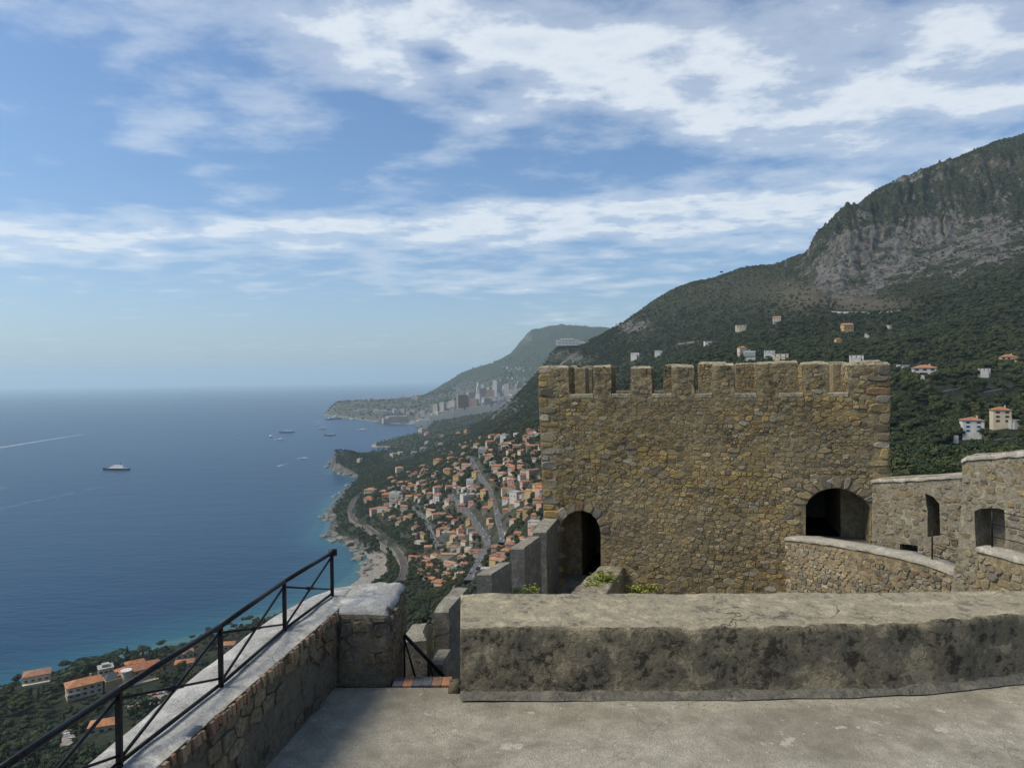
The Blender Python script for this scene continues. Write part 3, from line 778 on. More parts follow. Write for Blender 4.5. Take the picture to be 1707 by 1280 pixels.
# ---- broad parapet in front
pxs = [768, 830, 900, 1000, 1100, 1200, 1300, 1400, 1500, 1600, 1707, 1850, 2000]
pyb = [1160, 1160, 1160, 1160, 1160, 1159, 1157, 1155, 1151, 1143, 1130, 1112, 1095]
pyk = [986, 985.5, 985.5, 985.3, 985, 984.8, 984.5, 984, 983, 982, 980, 978, 975]
bf = np.array([on_level(a, q, FL) for a, q in zip(pxs, pyb)]); bk = np.array([on_level(a, q, FL + .56) for a, q in zip(pxs, pyk)])
ns = 240; tt = np.linspace(0, 1, ns); src = np.linspace(0, 1, len(pxs))
fx = np.interp(tt, src, bf[:, 0]); fy = np.interp(tt, src, bf[:, 1]); kx = np.interp(tt, src, bk[:, 0]); ky = np.interp(tt, src, bk[:, 1])
V = []; 
prof_n = None
for i in range(ns):
    col = []
    def jig(p, amp=.018, f=2.6):
        q = Vector(p) * f
        return mnoise.fractal(q, .9, 2.1, 5) * amp
    nf = 14
    for j in range(nf + 1):
        z = FL - .03 + (.56 + .0) * j / nf
        y = fy[i] - .03 + .05 * (j / nf)
        if j < 2: y -= .035 * (1 - j / 2.0)
        k = jig((fx[i], fy[i], z))
        col.append((fx[i], y - k * 1.2, z))
    nt_ = 16
    chip = .05 * max(0, mnoise.fractal(Vector((fx[i] * 2.2, 3.3, 0)), .8, 2, 4)) + .012 * abs(mnoise.fractal(Vector((fx[i] * 9, 1.3, 0)), .8, 2, 3))
    for j in range(nt_ + 1):
        a = j / nt_
        x = fx[i] * (1 - a) + kx[i] * a; y = (fy[i] + .045) * (1 - a) + ky[i] * a
        z = FL + .555 - chip * max(0, 1 - a * 7) - .012 * math.sin(a * math.pi) + jig((x, y, 9), .012, 3.5) - (.03 if j == nt_ else 0)
        col.append((x, y, z))
    col.append((kx[i], ky[i] + .02, FL + .4)); col.append((kx[i], ky[i] + .02, 238))
    prof_n = len(col); V += col
Fc = []; mi = []
for i in range(ns - 1):
    for j in range(prof_n - 1):
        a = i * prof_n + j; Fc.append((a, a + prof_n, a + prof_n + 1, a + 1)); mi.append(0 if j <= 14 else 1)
Fc.append(tuple(range(prof_n))); mi.append(0)
Fc.append(tuple((ns - 1) * prof_n + k for k in range(prof_n))[::-1]); mi.append(0)
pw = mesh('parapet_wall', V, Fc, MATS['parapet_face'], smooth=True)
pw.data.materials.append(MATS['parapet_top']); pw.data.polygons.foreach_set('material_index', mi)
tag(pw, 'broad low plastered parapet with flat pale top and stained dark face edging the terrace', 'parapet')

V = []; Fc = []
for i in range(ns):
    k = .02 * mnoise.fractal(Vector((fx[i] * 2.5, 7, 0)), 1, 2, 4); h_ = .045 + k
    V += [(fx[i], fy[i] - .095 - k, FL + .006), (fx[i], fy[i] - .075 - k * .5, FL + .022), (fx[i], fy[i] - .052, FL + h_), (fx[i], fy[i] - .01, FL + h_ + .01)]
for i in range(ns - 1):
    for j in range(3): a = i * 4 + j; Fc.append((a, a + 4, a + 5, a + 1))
mesh('cement_fillet', V, Fc, MATS['dark_cement'], pw, smooth=True)  # narrow strip along the parapet foot, toned darker than the face above
# loose grit on the floor, thickest along the foot of the walls
GR = np.random.default_rng(3); V = []; Fc = []; C = []
for i in range(420):
    if i % 3: tq = GR.random(); j = int(tq * (ns - 1)); x, y = fx[j] + GR.normal(0, .02), fy[j] - .14 - abs(GR.normal(0, .12))
    else: x, y = GR.uniform(-1.4, 6), GR.uniform(2.5, 5.6)
    r = GR.uniform(.002, .006); z = fz(x, y); k = len(V); q = [(GR.uniform(.7, 1.3)) for _ in range(6)]
    V += [(x - r * q[0], y, z + r * .4), (x, y - r * q[1], z + r * .4), (x + r * q[2], y, z + r * .4), (x, y + r * q[3], z + r * .4), (x, y, z + r * 1.1 * q[4]), (x, y, z - r * .3)]
    Fc += [(k, k + 1, k + 4), (k + 1, k + 2, k + 4), (k + 2, k + 3, k + 4), (k + 3, k, k + 4), (k + 1, k, k + 5), (k + 2, k + 1, k + 5), (k + 3, k + 2, k + 5), (k, k + 3, k + 5)]; C += [list(np.array([.30, .26, .19]) * GR.uniform(.7, 1.4))] * 6
gt = mesh('floor_grit', V, Fc, STONE, None, False, np.array(C)); tag(gt, 'loose grit and crumbs of mortar on the terrace floor', 'grit', kind='stuff')

# ---- sea-side wall with its corner block
def wall_in(y): return -1.52 - .13 * (6.07 - y)
oy = [-2, 0, 2, 3.6, 3.96, 4.75, 5.68, 6.1, 6.45, 6.7]; ox = [-2.9, -2.62, -2.36, -2.25, -2.21, -2.17, -2.08, -2.0, -1.86, -1.66]
def wall_out(y): return float(np.interp(y, oy, ox))
V = []; n_s = 130; pn = None
for i in range(n_s):
    y = -2 + 8.62 * i / (n_s - 1)
    yi = min(y, 6.07); xi = wall_in(yi) if y <= 6.07 else np.interp(y, [6.07, 6.7], [-1.52, -1.50]); xo = wall_out(y)
    col = [(xi, y, FL - .02)]
    for j in range(9): col.append((xi - .012 * j / 8 + .01 * mnoise.fractal(Vector((y * 3, j * .4, 5)), 1, 2, 3), y, FL + .64 * j / 8))
    for j in range(9):
        a = j / 8.0; x = xi * (1 - a) + xo * a
        col.append((x, y, TOPW - .02 * (1 if j == 0 else 0) + .012 * mnoise.fractal(Vector((x * 3, y * 3, 2)), 1, 2, 4) + (.015 * math.sin(a * 3.14)) - (.03 if j == 8 else 0)))
    col += [(xo - .02, y, TOPW - .12), (xo - .05, y, 236)]
    pn = len(col); V += col
Fc = []; mi = []
for i in range(n_s - 1):
    for j in range(pn - 1):
        a = i * pn + j; Fc.append((a + 1, a + pn + 1, a + pn, a)); mi.append(0 if j < 9 else 1)
Fc.append(tuple((n_s - 1) * pn + k for k in range(pn))); mi.append(0)
sw = empty('sea_side_wall', (-1.9, 3.0, FL))
tag(sw, 'low rubble wall with pale cement top carrying the black iron railing', 'wall')
o = mesh('wall', V, Fc, MATS['wall_plaster'], sw, smooth=True)
o.data.materials.append(MATS['wall_top']); o.data.polygons.foreach_set('material_index', mi)
sf = Face((-1.52, 6.07, FL), (.1289, .9917))
sf_len = 6.5
cells = rubble_cells(-5.2, -.02, .02, .57, (.05, .15), (.08, .30))
def bare(c):      # stones show only where the plaster has fallen
    q = np.mean(c, 0); return mnoise.fractal(Vector((q[0] * 1.1 + 4.2, q[1] * 2.2, 0)), 1, 2, 3) + (q[1] - .30) * 1.1 - .12
cells = [c for c in cells if bare(c) > 0]
clad(sw, sf, cells, [[(-5.3, 0), (0, 0), (0, .6), (-5.3, .6)]], (), [((.26, .195, .115), 20), ((.22, .175, .115), 20), ((.17, .15, .12), 14), ((.27, .165, .085), 6), ((.14, .122, .10), 12)], .016, (.006, .034), 200)
k = -.03
while k > -4.9:                # tile ends set on edge under the cement
    wd = random.uniform(.022, .042); h0 = random.uniform(.05, .085)
    if random.random() < .87:
        v, f = box_vf(0, 1, 0, 1, 0, 1)
        outp = random.uniform(.006, .026); lean = random.uniform(-.012, .012)
        zt = .632 + random.uniform(-.008, .006)
        vv = [sf.w(k - wd * (1 - a) + (lean if c else 0), zt - h0 * (1 - c), outp if b_ == 0 else -.06) for a, b_, c in v]
        mesh('tile', vv, f, BRICKM[random.choice(('tile_red', 'tile_tan', 'tile_tan', 'brick_brown', 'tile_tan'))], sw, base=False)
    k -= wd + random.uniform(.004, .02)
# corner block
top = [(-1.52, 6.05, TOPW), (-1.075, 6.07, TOPW - .02), (-1.06, 6.82, TOPW), (-1.5, 6.84, TOPW), (-1.76, 6.62, TOPW), (-1.70, 6.3, TOPW + .004)]
v, f = roughen(*prism_vf(top, 240, None, .045), levels=5, amp=.03, freq=4.5)
cb = empty('corner_block', (-1.35, 6.4, FL)); tag(cb, 'crumbling masonry corner block beside the stair opening', 'wall')
o = mesh('block', v, f, MATS['wall_plaster'], cb, smooth=True)
o.data.materials.append(MATS['wall_top'])
o.data.polygons.foreach_set('material_index', [1 if (p_.normal.z > .55 and p_.center.z + o.location.z + FL > TOPW - .09) else 0 for p_ in o.data.polygons])
cf = Face((-1.52, 6.05, FL), (1, .045))
MUTED = [((.24, .19, .125), 20), ((.21, .175, .125), 20), ((.17, .15, .12), 14), ((.15, .13, .105), 12)]
clad(cb, cf, [c for c in rubble_cells(.02, .44, .05, .57, (.05, .13), (.08, .24)) if bare(c) > -.45], [[(0, 0), (.45, 0), (.45, .6), (0, .6)]], (), MUTED, .014, (.004, .02), 60)
cs = Face((-1.068, 6.07, FL), (.02, 1))
clad(cb, cs, rubble_cells(.02, .72, .05, .58, (.04, .09), (.08, .2)), [[(0, 0), (.75, 0), (.75, .6), (0, .6)]], (), MUTED, .014, (.006, .022), 60)

# ---- iron railing
rl = empty('iron_railing', (-1.8, 4.4, TOPW)); tag(rl, 'black iron railing with crossed rods on the sea side wall', 'railing')
posts = [(-1.646, 6.38), (-1.786, 5.48), (-1.874, 4.49), (-2.01, 3.57), (-2.11, 2.62), (-2.2, 1.66)]
HR = .39
for i, (x, y) in enumerate(posts):
    v, f = box_vf(x - .014, x + .014, y - .011, y + .011, TOPW - .03, TOPW + HR)
    mesh('post', v, f, IRON, rl)
for i in range(len(posts) - 1):
    (xa, ya), (xb, yb) = posts[i], posts[i + 1]
    zt = TOPW + HR + .012
    ext = .03 if i == 0 else 0
    v, f = tube_vf((xa + (xa - xb) * ext, ya + (ya - yb) * ext, zt), (xb, yb, zt), .0175, 10); mesh('top_rail', v, f, IRON, rl, True)
    v, f = tube_vf((xa, ya, TOPW + .035), (xb, yb, TOPW + .035), .012, 8); mesh('bottom_rail', v, f, IRON, rl, True)
    v, f = tube_vf((xa, ya, TOPW + HR - .02), (xb, yb, TOPW + .05), .0095, 8); mesh('brace', v, f, IRON, rl, True)
    a = Vector((xa, ya, TOPW + .07)); c = Vector((xb, yb, TOPW + HR - .03))
    v, f = tube_vf(a, c, .0075, 8); br = mesh('brace', v, f, IRON, rl, True)
    m_ = a.lerp(c, .5); dd_ = (c - a).normalized()
    v, f = tube_vf(m_ - dd_ * .07, m_ + dd_ * .07, .0125, 8); mesh('sleeve', v, f, IRON, br, True)
x, y = posts[0]
v, f = tube_vf((x - .03, y + .01, TOPW + HR + .008), (x + .035, y + .035, TOPW + HR + .008), .033, 12); mesh('end_cap', v, f, IRON, rl, True)

# ---- threshold bricks and the stair going down
tb = empty('brick_threshold', (-.74, 6.05, FL)); tag(tb, 'row of slate and orange bricks set as a threshold at the stair opening', 'threshold')
for i, cm in enumerate(('brick_slate', 'brick_orange', 'brick_slate', 'brick_slate', 'brick_brown', 'brick_orange')):
    xs = -1.05 + i * .083
    v, f = box_vf(xs + .002, xs + .081, 5.985, 6.16, FL - .1, FL + .012 + random.uniform(-.003, .003)); mesh('brick', v, f, BRICKM[cm], tb)
v, f = roughen(*box_vf(-.56, -.47, 5.86, 6.0, FL - .05, FL + .06), levels=2, amp=.02, freq=9); lo = mesh('loose_stone', v, f, MATS['wall_plaster'], smooth=True)
tag(lo, 'small dark stone lodged between the brick threshold and the parapet end', 'stone')
# flank walls of the stair
def flank(name, pts, z0, label, mat='grey_render', amp=.016, bev=.022, seed=1):
    v, f = roughen(*prism_vf(pts, z0, None, bev), levels=4, amp=amp, freq=2.5, seed=seed)
    o = mesh(name, v, f, MATS[mat], smooth=True); tag(o, label, 'wall', 'plastered flank walls of the castle stair')
    o.data.set_sharp_from_angle(angle=math.radians(38)); o.data.materials.append(MATS['flank_top'])
    o.data.polygons.foreach_set('material_index', [1 if p_.normal.z > .6 else 0 for p_ in o.data.polygons]); return o
zt = float(at(735, 1017, 7.0)[2])
A_ = at(722, 1017, 7.0); B_ = at(748, 1017, 7.0); C_ = at(781, 985, 7.75); D_ = at(757, 985, 7.75)
flank('stair_wall', [(A_[0], A_[1], zt), (B_[0], B_[1], zt), (C_[0], C_[1], zt), (D_[0], D_[1], zt)], 241, 'grey plastered wall slab standing just behind the end of the broad parapet', seed=2)
A_ = at(717, 1104, 6.75); B_ = at(738, 1104, 6.75); z2 = float(A_[2])
flank('stair_wall', [(A_[0], A_[1], z2), (B_[0], B_[1], z2), (B_[0] + .12, B_[1] + .5, z2 + .05), (A_[0] + .1, A_[1] + .5, z2 + .05)], 241, 'lower plastered step of wall under the handrail at the stair opening', seed=3)
A_ = at(676, 1062, 7.3); B_ = at(711.5, 1056, 7.3); z3 = float(B_[2])
flank('stair_wall', [(A_[0] - .05, A_[1], z3 - .02), (B_[0], B_[1], z3), (B_[0] + .02, B_[1] + .35, z3 + .02), (A_[0], A_[1] + .35, z3)], 241, 'round topped plastered wall slab seen through the stair opening behind the handrail', bev=.07, seed=4)
st = empty('stone_stair', (-.75, 7.0, 243)); tag(st, 'narrow stone stair dropping away beyond the brick threshold', 'stairs')
for i in range(12):
    v, f = box_vf(-1.06, -.45, 6.165 + .25 * i, 6.165 + .25 * (i + 1) - .002, 240.5, FL - .18 - .19 * i); mesh('step', v, f, MATS['grey_render'], st)
hr = empty('stair_handrail', (-.8, 6.8, 246)); tag(hr, 'black iron handrail slanting down inside the stair opening', 'railing')
ha, hb2 = at(674, 1058, 6.45), at(750, 1138, 6.6)
v, f = tube_vf(ha, hb2, .017, 10); mesh('top_rail', v, f, IRON, hr, True)
for (p0, p1) in (((674, 1060, 6.45), (675, 1160, 6.45)), ((714.5, 1102, 6.53), (715.5, 1165, 6.53))):
    v, f = tube_vf(at(*p0), at(*p1), .014 if p0[0] > 700 else .009, 8); mesh('post', v, f, IRON, hr, True)
for (p0, p1) in (((674.5, 1066, 6.45), (697, 1145, 6.5)), ((716.5, 1106, 6.53), (726, 1145, 6.57))):
    v, f = tube_vf(at(*p0), at(*p1), .009, 8); mesh('brace', v, f, IRON, hr, True)

# walls stepping away to the tower doorway
def far_block(pf, df, pb, db, zpy, label, seed, extra=0.0):
    """front edge pixels (left,right) at df, back edge at db, level top through row zpy of the front edge"""
    z = float(at(pf[1], zpy, df)[2])
    a, b_ = at(pf[0], zpy, df), at(pf[1], zpy, df); c, d = at(pb[1], zpy, db), at(pb[0], zpy, db)
    return flank('stair_wall', [(a[0], a[1], z), (b_[0], b_[1], z), (c[0], c[1], z + extra), (d[0], d[1], z + extra)], 241, label, amp=.024, bev=.028, seed=seed)
far_block((794, 820), 14.6, (836, 853), 15.6, 956, 'grey plastered wall block furthest down the stair from the tower doorway', 5, -.02)
far_block((850.5, 874), 16.4, (881, 902), 17.55, 913, 'grey plastered wall block between the other two of the tower stair', 6, .02)
far_block((888, 911), 18.2, (905, 931), 19.95, 886, 'grey plastered wall block touching the arched tower doorway', 7, .0)

# ================================================================== the crenellated tower
TH = math.radians(15.46); TD = 19.5
nv = np.array([math.sin(TH), math.cos(TH), 0]); TF = Face(EYE + nv * TD, (math.cos(TH), -math.sin(TH)))
tw = empty('crenellated_tower', TF.w(4.5, -12, -2)); tag(tw, 'square rubble stone castle tower with crenellated top and two dark arched doorways', 'tower')
SILL = -.5; TZ = .33; TDEP = 4.6; TB = -13.0
sL = lambda py: TF.px(float(np.interp(py, [612, 700, 880, 1000], [897, 899, 907, 911])), py)[0]
sl0, sl1 = TF.px(897, 612)[0], TF.px(908, 960)[0]; sr0, sr1 = TF.px(1484, 605)[0], TF.px(1479, 960)[0]
zbot = TB
larch = TF.poly([(931, 1012), (931, 930), (931, 890), (935, 872), (943, 860), (955, 852.5), (968, 850.5), (981, 853), (992, 862), (999, 875), (1001.5, 890), (1001.5, 940), (1001.5, 1012)])
rarch = TF.poly([(1343, 930), (1343, 880), (1343, 842), (1352, 828), (1366, 819), (1381, 814), (1396, 813), (1413, 817), (1430, 825), (1444, 835), (1452, 847), (1452, 880), (1452, 930)])
outline = [(sl1, zbot), (sr1, zbot), (sr1, -5.2), (sr0, SILL), (sl0, SILL), (sl1, -4.4)]
v, f = slab_vf(TF, outline, [larch, rarch], .95)
mesh('wall', v, f, MORTAR, tw)
for (a0, a1, d0, d1) in ((sl1 + .0, sl1 + .9, -.953, -TDEP), (sr1 - .9, sr1, -.953, -TDEP)):
    pts = [TF.w(a0, 0, d0), TF.w(a1, 0, d0), TF.w(a1, 0, d1), TF.w(a0, 0, d1)]
    v, f = prism_vf([(q[0], q[1], 250 + SILL - .003) for q in pts], 250 + zbot); mesh('side_wall', v, f, MORTAR, tw)
pts = [TF.w(sl1 - .05, 0, -TDEP - .003), TF.w(sr1 + .05, 0, -TDEP - .003), TF.w(sr1 + .05, 0, -TDEP - .9), TF.w(sl1 - .05, 0, -TDEP - .9)]
v, f = prism_vf([(q[0], q[1], 250 + SILL + .04) for q in pts], 250 + zbot); mesh('rear_wall', v, f, MORTAR, tw)
pts = [TF.w(sl1 + .9, 0, -.95), TF.w(sr1 - .9, 0, -.95), TF.w(sr1 - .9, 0, -TDEP), TF.w(sl1 + .9, 0, -TDEP)]
v, f = prism_vf([(q[0], q[1], 250 + SILL - .55) for q in pts], 250 + SILL - .9); mesh('wall_walk', v, f, MATS['grey_render'], tw)
# passages behind the two arches
for arch, dep, fz_ in ((larch, 3.6, -5.75), (rarch, 3.6, -4.3)):
    bm_v = []; n = len(arch)
    lo_ = [(a, max(z, fz_)) for a, z in arch]
    V = [TF.w(a, z, -.94) for a, z in lo_] + [TF.w(a, z, -dep) for a, z in lo_]
    Fc = [(i, (i + 1) % n, n + (i + 1) % n, n + i) for i in range(n)] + [tuple(range(n, 2 * n))]
    mesh('passage', V, Fc, MATS['grey_render'], tw)
    s0, s1 = min(a for a, z in arch), max(a for a, z in arch)
    pts = [TF.w(s0 - .02, 0, .02), TF.w(s1 + .02, 0, .02), TF.w(s1 + .02, 0, -dep), TF.w(s0 - .02, 0, -dep)]
    v, f = prism_vf([(q[0], q[1], 250 + fz_) for q in pts], 250 + fz_ - .3); mesh('passage_floor', v, f, MATS['grey_render'], tw)
# merlons: front row, rear row, sides
front = [(897, 948), (989, 1019), (1051, 1086), (1120, 1157), (1188, 1224), (1262, 1297), (1339, 1378), (1414, 1484)]
regs = []
def merlon(fc, s0, s1, z0, z1, d0, d1, seed):
    pts = [fc.w(s0, 0, d0), fc.w(s1, 0, d0), fc.w(s1, 0, d1), fc.w(s0, 0, d1)]
    v, f = roughen(*prism_vf([(q[0], q[1], 250 + z1) for q in pts], 250 + z0 - .02, None, .06), levels=4, amp=.026, freq=3.2, seed=seed)
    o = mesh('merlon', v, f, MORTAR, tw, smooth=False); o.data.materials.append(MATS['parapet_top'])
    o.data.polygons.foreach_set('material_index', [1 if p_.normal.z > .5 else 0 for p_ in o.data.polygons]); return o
for i, (a, c) in enumerate(front):
    s0, s1 = TF.px(a, 635)[0], TF.px(c, 635)[0]; z1 = TZ + random.uniform(-.03, .03)
    if i == 0: s0 = sl0
    if i == 7: s1 = sr0
    mo = merlon(TF, s0, s1, SILL, z1, -.0, -.9, i)
    sfc = Face(TF.w(s1 + .003, 0, -.9), TF.e * -1) if s1 < 0 else Face(TF.w(s0 - .003, 0, -.9), TF.e)
    if sfc.e.dot(TF.r) * (1 if s1 < 0 else -1) < 0: sfc = Face(TF.w((s1 + .003) if s1 < 0 else (s0 - .003), 0, 0), -sfc.r)
    a0_, a1_ = sorted((float((TF.w(0, 0, 0) - sfc.o).dot(sfc.r)), float((TF.w(0, 0, -.9) - sfc.o).dot(sfc.r))))
    clad(tw, sfc, rubble_cells(a0_ + .03, a1_ - .03, SILL, z1 - .05, (.06, .15), (.1, .26)), [[(a0_, SILL - .1), (a1_, SILL - .1), (a1_, z1), (a0_, z1)]], (), PALETTE, .016, (.006, .025), 0, small='merlon_side_stones')
    regs.append([(s0 + .01, SILL - .05), (s1 - .01, SILL - .05), (s1 - .01, z1 - .03), (s0 + .01, z1 - .03)])
for (a, c), (a2, c2) in zip(front[:-1], front[1:]):
    s0, s1 = TF.px(c, 640)[0] + .01, TF.px(a2, 640)[0] - .01
    pts = [TF.w(s0, 0, .012), TF.w(s1, 0, .012), TF.w(s1, 0, -.93), TF.w(s0, 0, -.93)]
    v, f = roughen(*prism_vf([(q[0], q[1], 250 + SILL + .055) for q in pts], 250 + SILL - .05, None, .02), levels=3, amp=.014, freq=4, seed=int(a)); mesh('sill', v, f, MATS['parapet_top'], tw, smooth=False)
RF = Face(TF.w(0, 0, -TDEP - .003), TF.r)
for i, (a, c) in enumerate([(952, 962), (970, 992), (1106, 1148), (1164, 1212), (1226, 1266), (1291, 1331), (1381, 1412), (1432, 1470)]):
    s0, s1 = RF.px(a, 635)[0], RF.px(c, 635)[0]
    mo = merlon(RF, s0, s1, SILL + .04, TZ + .10 + random.uniform(-.03, .05), 0, -.85, 20 + i)
    z1 = TZ + .08
    clad(tw, RF, rubble_cells(s0, s1, SILL + .04, z1, (.06, .14), (.09, .24)), [[(s0, SILL), (s1, SILL), (s1, z1), (s0, z1)]], (), PALETTE, .02, (.01, .03), 0, small='rear_merlon_stones')
for sx_, sgn in ((sl1 + .45, 1), (sr1 - .45, -1)):
    for d0 in (-2.1, -3.4):
        pts = [TF.w(sx_ - .42, 0, d0), TF.w(sx_ + .42, 0, d0), TF.w(sx_ + .42, 0, d0 - .7), TF.w(sx_ - .42, 0, d0 - .7)]
        v, f = roughen(*prism_vf([(q[0], q[1], 250 + TZ) for q in pts], 250 + SILL - .01, None, .035), levels=3, amp=.02, freq=3.2, seed=40); mesh('merlon', v, f, MORTAR, tw)
# stones of the front
zlow = -6.6
regs.append([(sl1 + .012, zlow), (sr1 - .012, zlow), (sr1 - .012, -5.2), (sr0 - .012, SILL), (sl0 + .012, SILL), (sl1 + .012, -4.4)])
def grow(h, k):
    c = np.mean(h, 0); return [tuple(c + (np.array(p_) - c) * k) for p_ in h]
def vouss(arch, i0, i1, n, depth, parent, fc):
    """ring of arch stones"""
    P = np.array(arch[i0:i1]); L = np.r_[0, np.cumsum(np.hypot(*np.diff(P, axis=0).T))]; c = np.array([P[:, 0].mean(), P[:, 1].min()])
    ts = np.sort(np.r_[0, (np.arange(1, n) + np.random.default_rng(n).uniform(-.2, .2, n - 1)) / n, 1]) * L[-1]
    for a, b_ in zip(ts[:-1], ts[1:]):
        g = .012; p0 = np.array([np.interp(a + g, L, P[:, k]) for k in (0, 1)]); p1 = np.array([np.interp(b_ - g, L, P[:, k]) for k in (0, 1)])
        dd = depth * random.uniform(.8, 1.3)
        q0 = p0 + (p0 - c) / np.linalg.norm(p0 - c) * dd; q1 = p1 + (p1 - c) / np.linalg.norm(p1 - c) * dd
        s = stone_vf([tuple(p0), tuple(p1), tuple(q1), tuple(q0)], .006, random.uniform(.02, .05), .006)
        if s: mesh('voussoir', [fc.w(*v) for v in s[0]], s[1], STONE, parent, False, pick_col(PALE), base=False)
vouss(larch, 2, 11, 9, .24, tw, TF); vouss(rarch, 2, 11, 11, .33, tw, TF)
# quoins up the two corners
QW = .34
def quoins(edge, sign, z0, z1):
    z = z0; k = 0
    while z < z1 - .12:
        h = random.uniform(.13, .30); wd = random.uniform(.36, .62) if k % 2 else random.uniform(.2, .33); h = min(h, z1 - z)
        e0 = edge(z + h * .5); a = e0 + sign * .01; c = e0 + sign * wd
        x0, x1 = min(a, c), max(a, c); j = lambda: random.uniform(-.015, .015)
        s = stone_vf([(x0 + j(), z + .01), (x1 + j(), z + .012), (x1 + j(), z + h - .008), (x0 + j(), z + h - .01)], .012, random.uniform(.012, .035), .01)
        if s: mesh('quoin', [TF.w(*v) for v in s[0]], s[1], STONE, tw, False, pick_col(PALE if random.random() < .4 else PALETTE), base=False)
        z += h; k += 1
ledge = lambda z: np.interp(z, [zlow, -4.4, SILL, TZ], [sl1, sl1, sl0, sl0]); redge = lambda z: np.interp(z, [zlow, -5.2, SILL, TZ], [sr1, sr1, sr0, sr0])
quoins(ledge, 1, zlow, TZ - .04); quoins(redge, -1, zlow, TZ - .04)
regs[-1] = [(sl1 + QW, zlow), (sr1 - QW, zlow), (sr1 - QW, -5.2), (sr0 - QW, SILL), (sl0 + QW, SILL), (sl1 + QW, -4.4)]
for i_ in (0, 7):
    r0 = regs[i_]; regs[i_] = [(max(a, sl0 + QW) if i_ == 0 else min(a, sr0 - QW), z) for a, z in r0]
cells = rubble_cells(min(sl0, sl1), max(sr0, sr1), zlow, TZ, (.045, .165), (.08, .36))
nst = clad(tw, TF, cells, regs, [grow(larch, 1.12), grow(rarch, 1.12)], PALETTE, .014, (.006, .030), 290, .06)
print('tower stones', nst)

# ---- low wall and landing before the left doorway
c0 = TF.w(*TF.px(1002, 942), .0); zlw = float(c0[2])
q = [(c0[0], c0[1] + .02, zlw), on_level(950, 986, zlw), on_level(975, 1010, zlw) + np.array([.25, -.2, 0]), (c0[0] + .62, c0[1] - .15, zlw)]
v, f = roughen(*prism_vf([(p_[0], p_[1], zlw) for p_ in q], 241, None, .05), levels=4, amp=.035, freq=3, seed=9)
lw = mesh('landing_wall', v, f, MATS['pale_plaster'], smooth=True); tag(lw, 'low weathered wall with weeds beside the tower doorway passage', 'wall')
v, f = prism_vf([(-.4, 15.5, 243.55), (6, 7.2, 243.55), (16, 7.2, 243.55), (16, 14, 243.55), (10.4, 17.9, 243.55), (.9, 20.1, 243.55)], 236)
cy_ = mesh('courtyard', v, f, MATS['parapet_top']); tag(cy_, kind='structure')

# ================================================================== walls to the right of the tower
def wall_between(p0, d0, p1, d1):
    a, c = at(p0, 640, d0), at(p1, 640, d1)
    return Face((a[0], a[1], 250.0), (c[0] - a[0], c[1] - a[1]))
def coping_strip(name, pts_face, fc, depth, h, parent, mat='coping', over=.03):
    """rounded coping along a polyline of (s,z) on a face"""
    V = []; prof = [(over, -h * .8), (over, -h * .25), (over * .3, h * .12), (-depth * .5, h * .3), (-depth, h * .12), (-depth, -h)]
    ss = []
    for (s0, z0), (s1, z1) in zip(pts_face[:-1], pts_face[1:]):
        k = max(2, int(abs(s1 - s0) / .12))
        ss += [(s0 + (s1 - s0) * i / k, z0 + (z1 - z0) * i / k) for i in range(k)]
    ss.append(pts_face[-1])
    for i, (s_, z_) in enumerate(ss):
        for j, (o_, hz_) in enumerate(prof):
            nz = mnoise.fractal(Vector((s_ * 2.3, j * .7, 3)), 1, 2, 4) * .035
            V.append(fc.w(s_, z_ + hz_ + nz, o_ + nz * .6))
    n = len(prof); Fc = []
    for i in range(len(ss) - 1):
        for j in range(n - 1):
            a = i * n + j; Fc.append((a, a + n, a + n + 1, a + 1))
    Fc += [tuple(range(n)), tuple((len(ss) - 1) * n + k for k in range(n))[::-1]]
    return mesh(name, V, Fc, MATS[mat], parent, smooth=True)
# curtain wall
CF = wall_between(1453, 17.70, 1606, 15.9)
cw = empty('curtain_wall', CF.w(1, -7, 0)); tag(cw, 'pale mortared rubble curtain wall with a slit opening joining tower and pier', 'wall')
ctop = CF.poly([(1453, 799), (1480, 797), (1530, 795), (1570, 792), (1612, 788)])
niche = CF.poly([(1546, 895), (1546, 852), (1542, 822), (1556, 828), (1566, 840), (1567.5, 895)])
grate = CF.poly([(1500, 919), (1500, 906), (1530, 909), (1530, 921)])
zlo = -7.0
cout = [(ctop[0][0], zlo), (ctop[-1][0], zlo)] + ctop[::-1]
v, f = slab_vf(CF, cout, [niche, grate], .8); mesh('wall', v, f, MATS['pale_plaster'], cw)
ns0 = [min(a for a, z in niche), max(a for a, z in niche), min(z for a, z in niche), max(z for a, z in niche)]
pts = [CF.w(ns0[0] - .3, 0, -.55), CF.w(ns0[1] + .1, 0, -.55), CF.w(ns0[1] + .1, 0, -.79), CF.w(ns0[0] - .3, 0, -.79)]
v, f = prism_vf([(q[0], q[1], 250 + ns0[3] + .1) for q in pts], 250 + ns0[2] - .3); mesh('niche_back', v, f, MATS['grey_render'], cw)
gx0, gx1 = grate[0][0], grate[2][0]
for i in range(5):
    gx = gx0 + (gx1 - gx0) * (i + .5) / 5
    v, f = tube_vf(CF.w(gx, grate[0][1] - .04, -.1), CF.w(gx, grate[2][1] + .12, -.1), .012, 6); mesh('grate_bar', v, f, IRON, cw, True)
coping_strip('coping', [(s_, z_ - .02) for s_, z_ in ctop], CF, .8, .09, cw)
creg = [(cout[0][0], -4.55)] + [(cout[1][0], -4.55)] + [(s_, z_ - .1) for s_, z_ in ctop[::-1]]
clad(cw, CF, rubble_cells(ctop[0][0], ctop[-1][0], -4.6, -2.0, (.06, .17), (.09, .32)), [creg], [niche, grate], PALE, .028, (.004, .026), 200, .25)
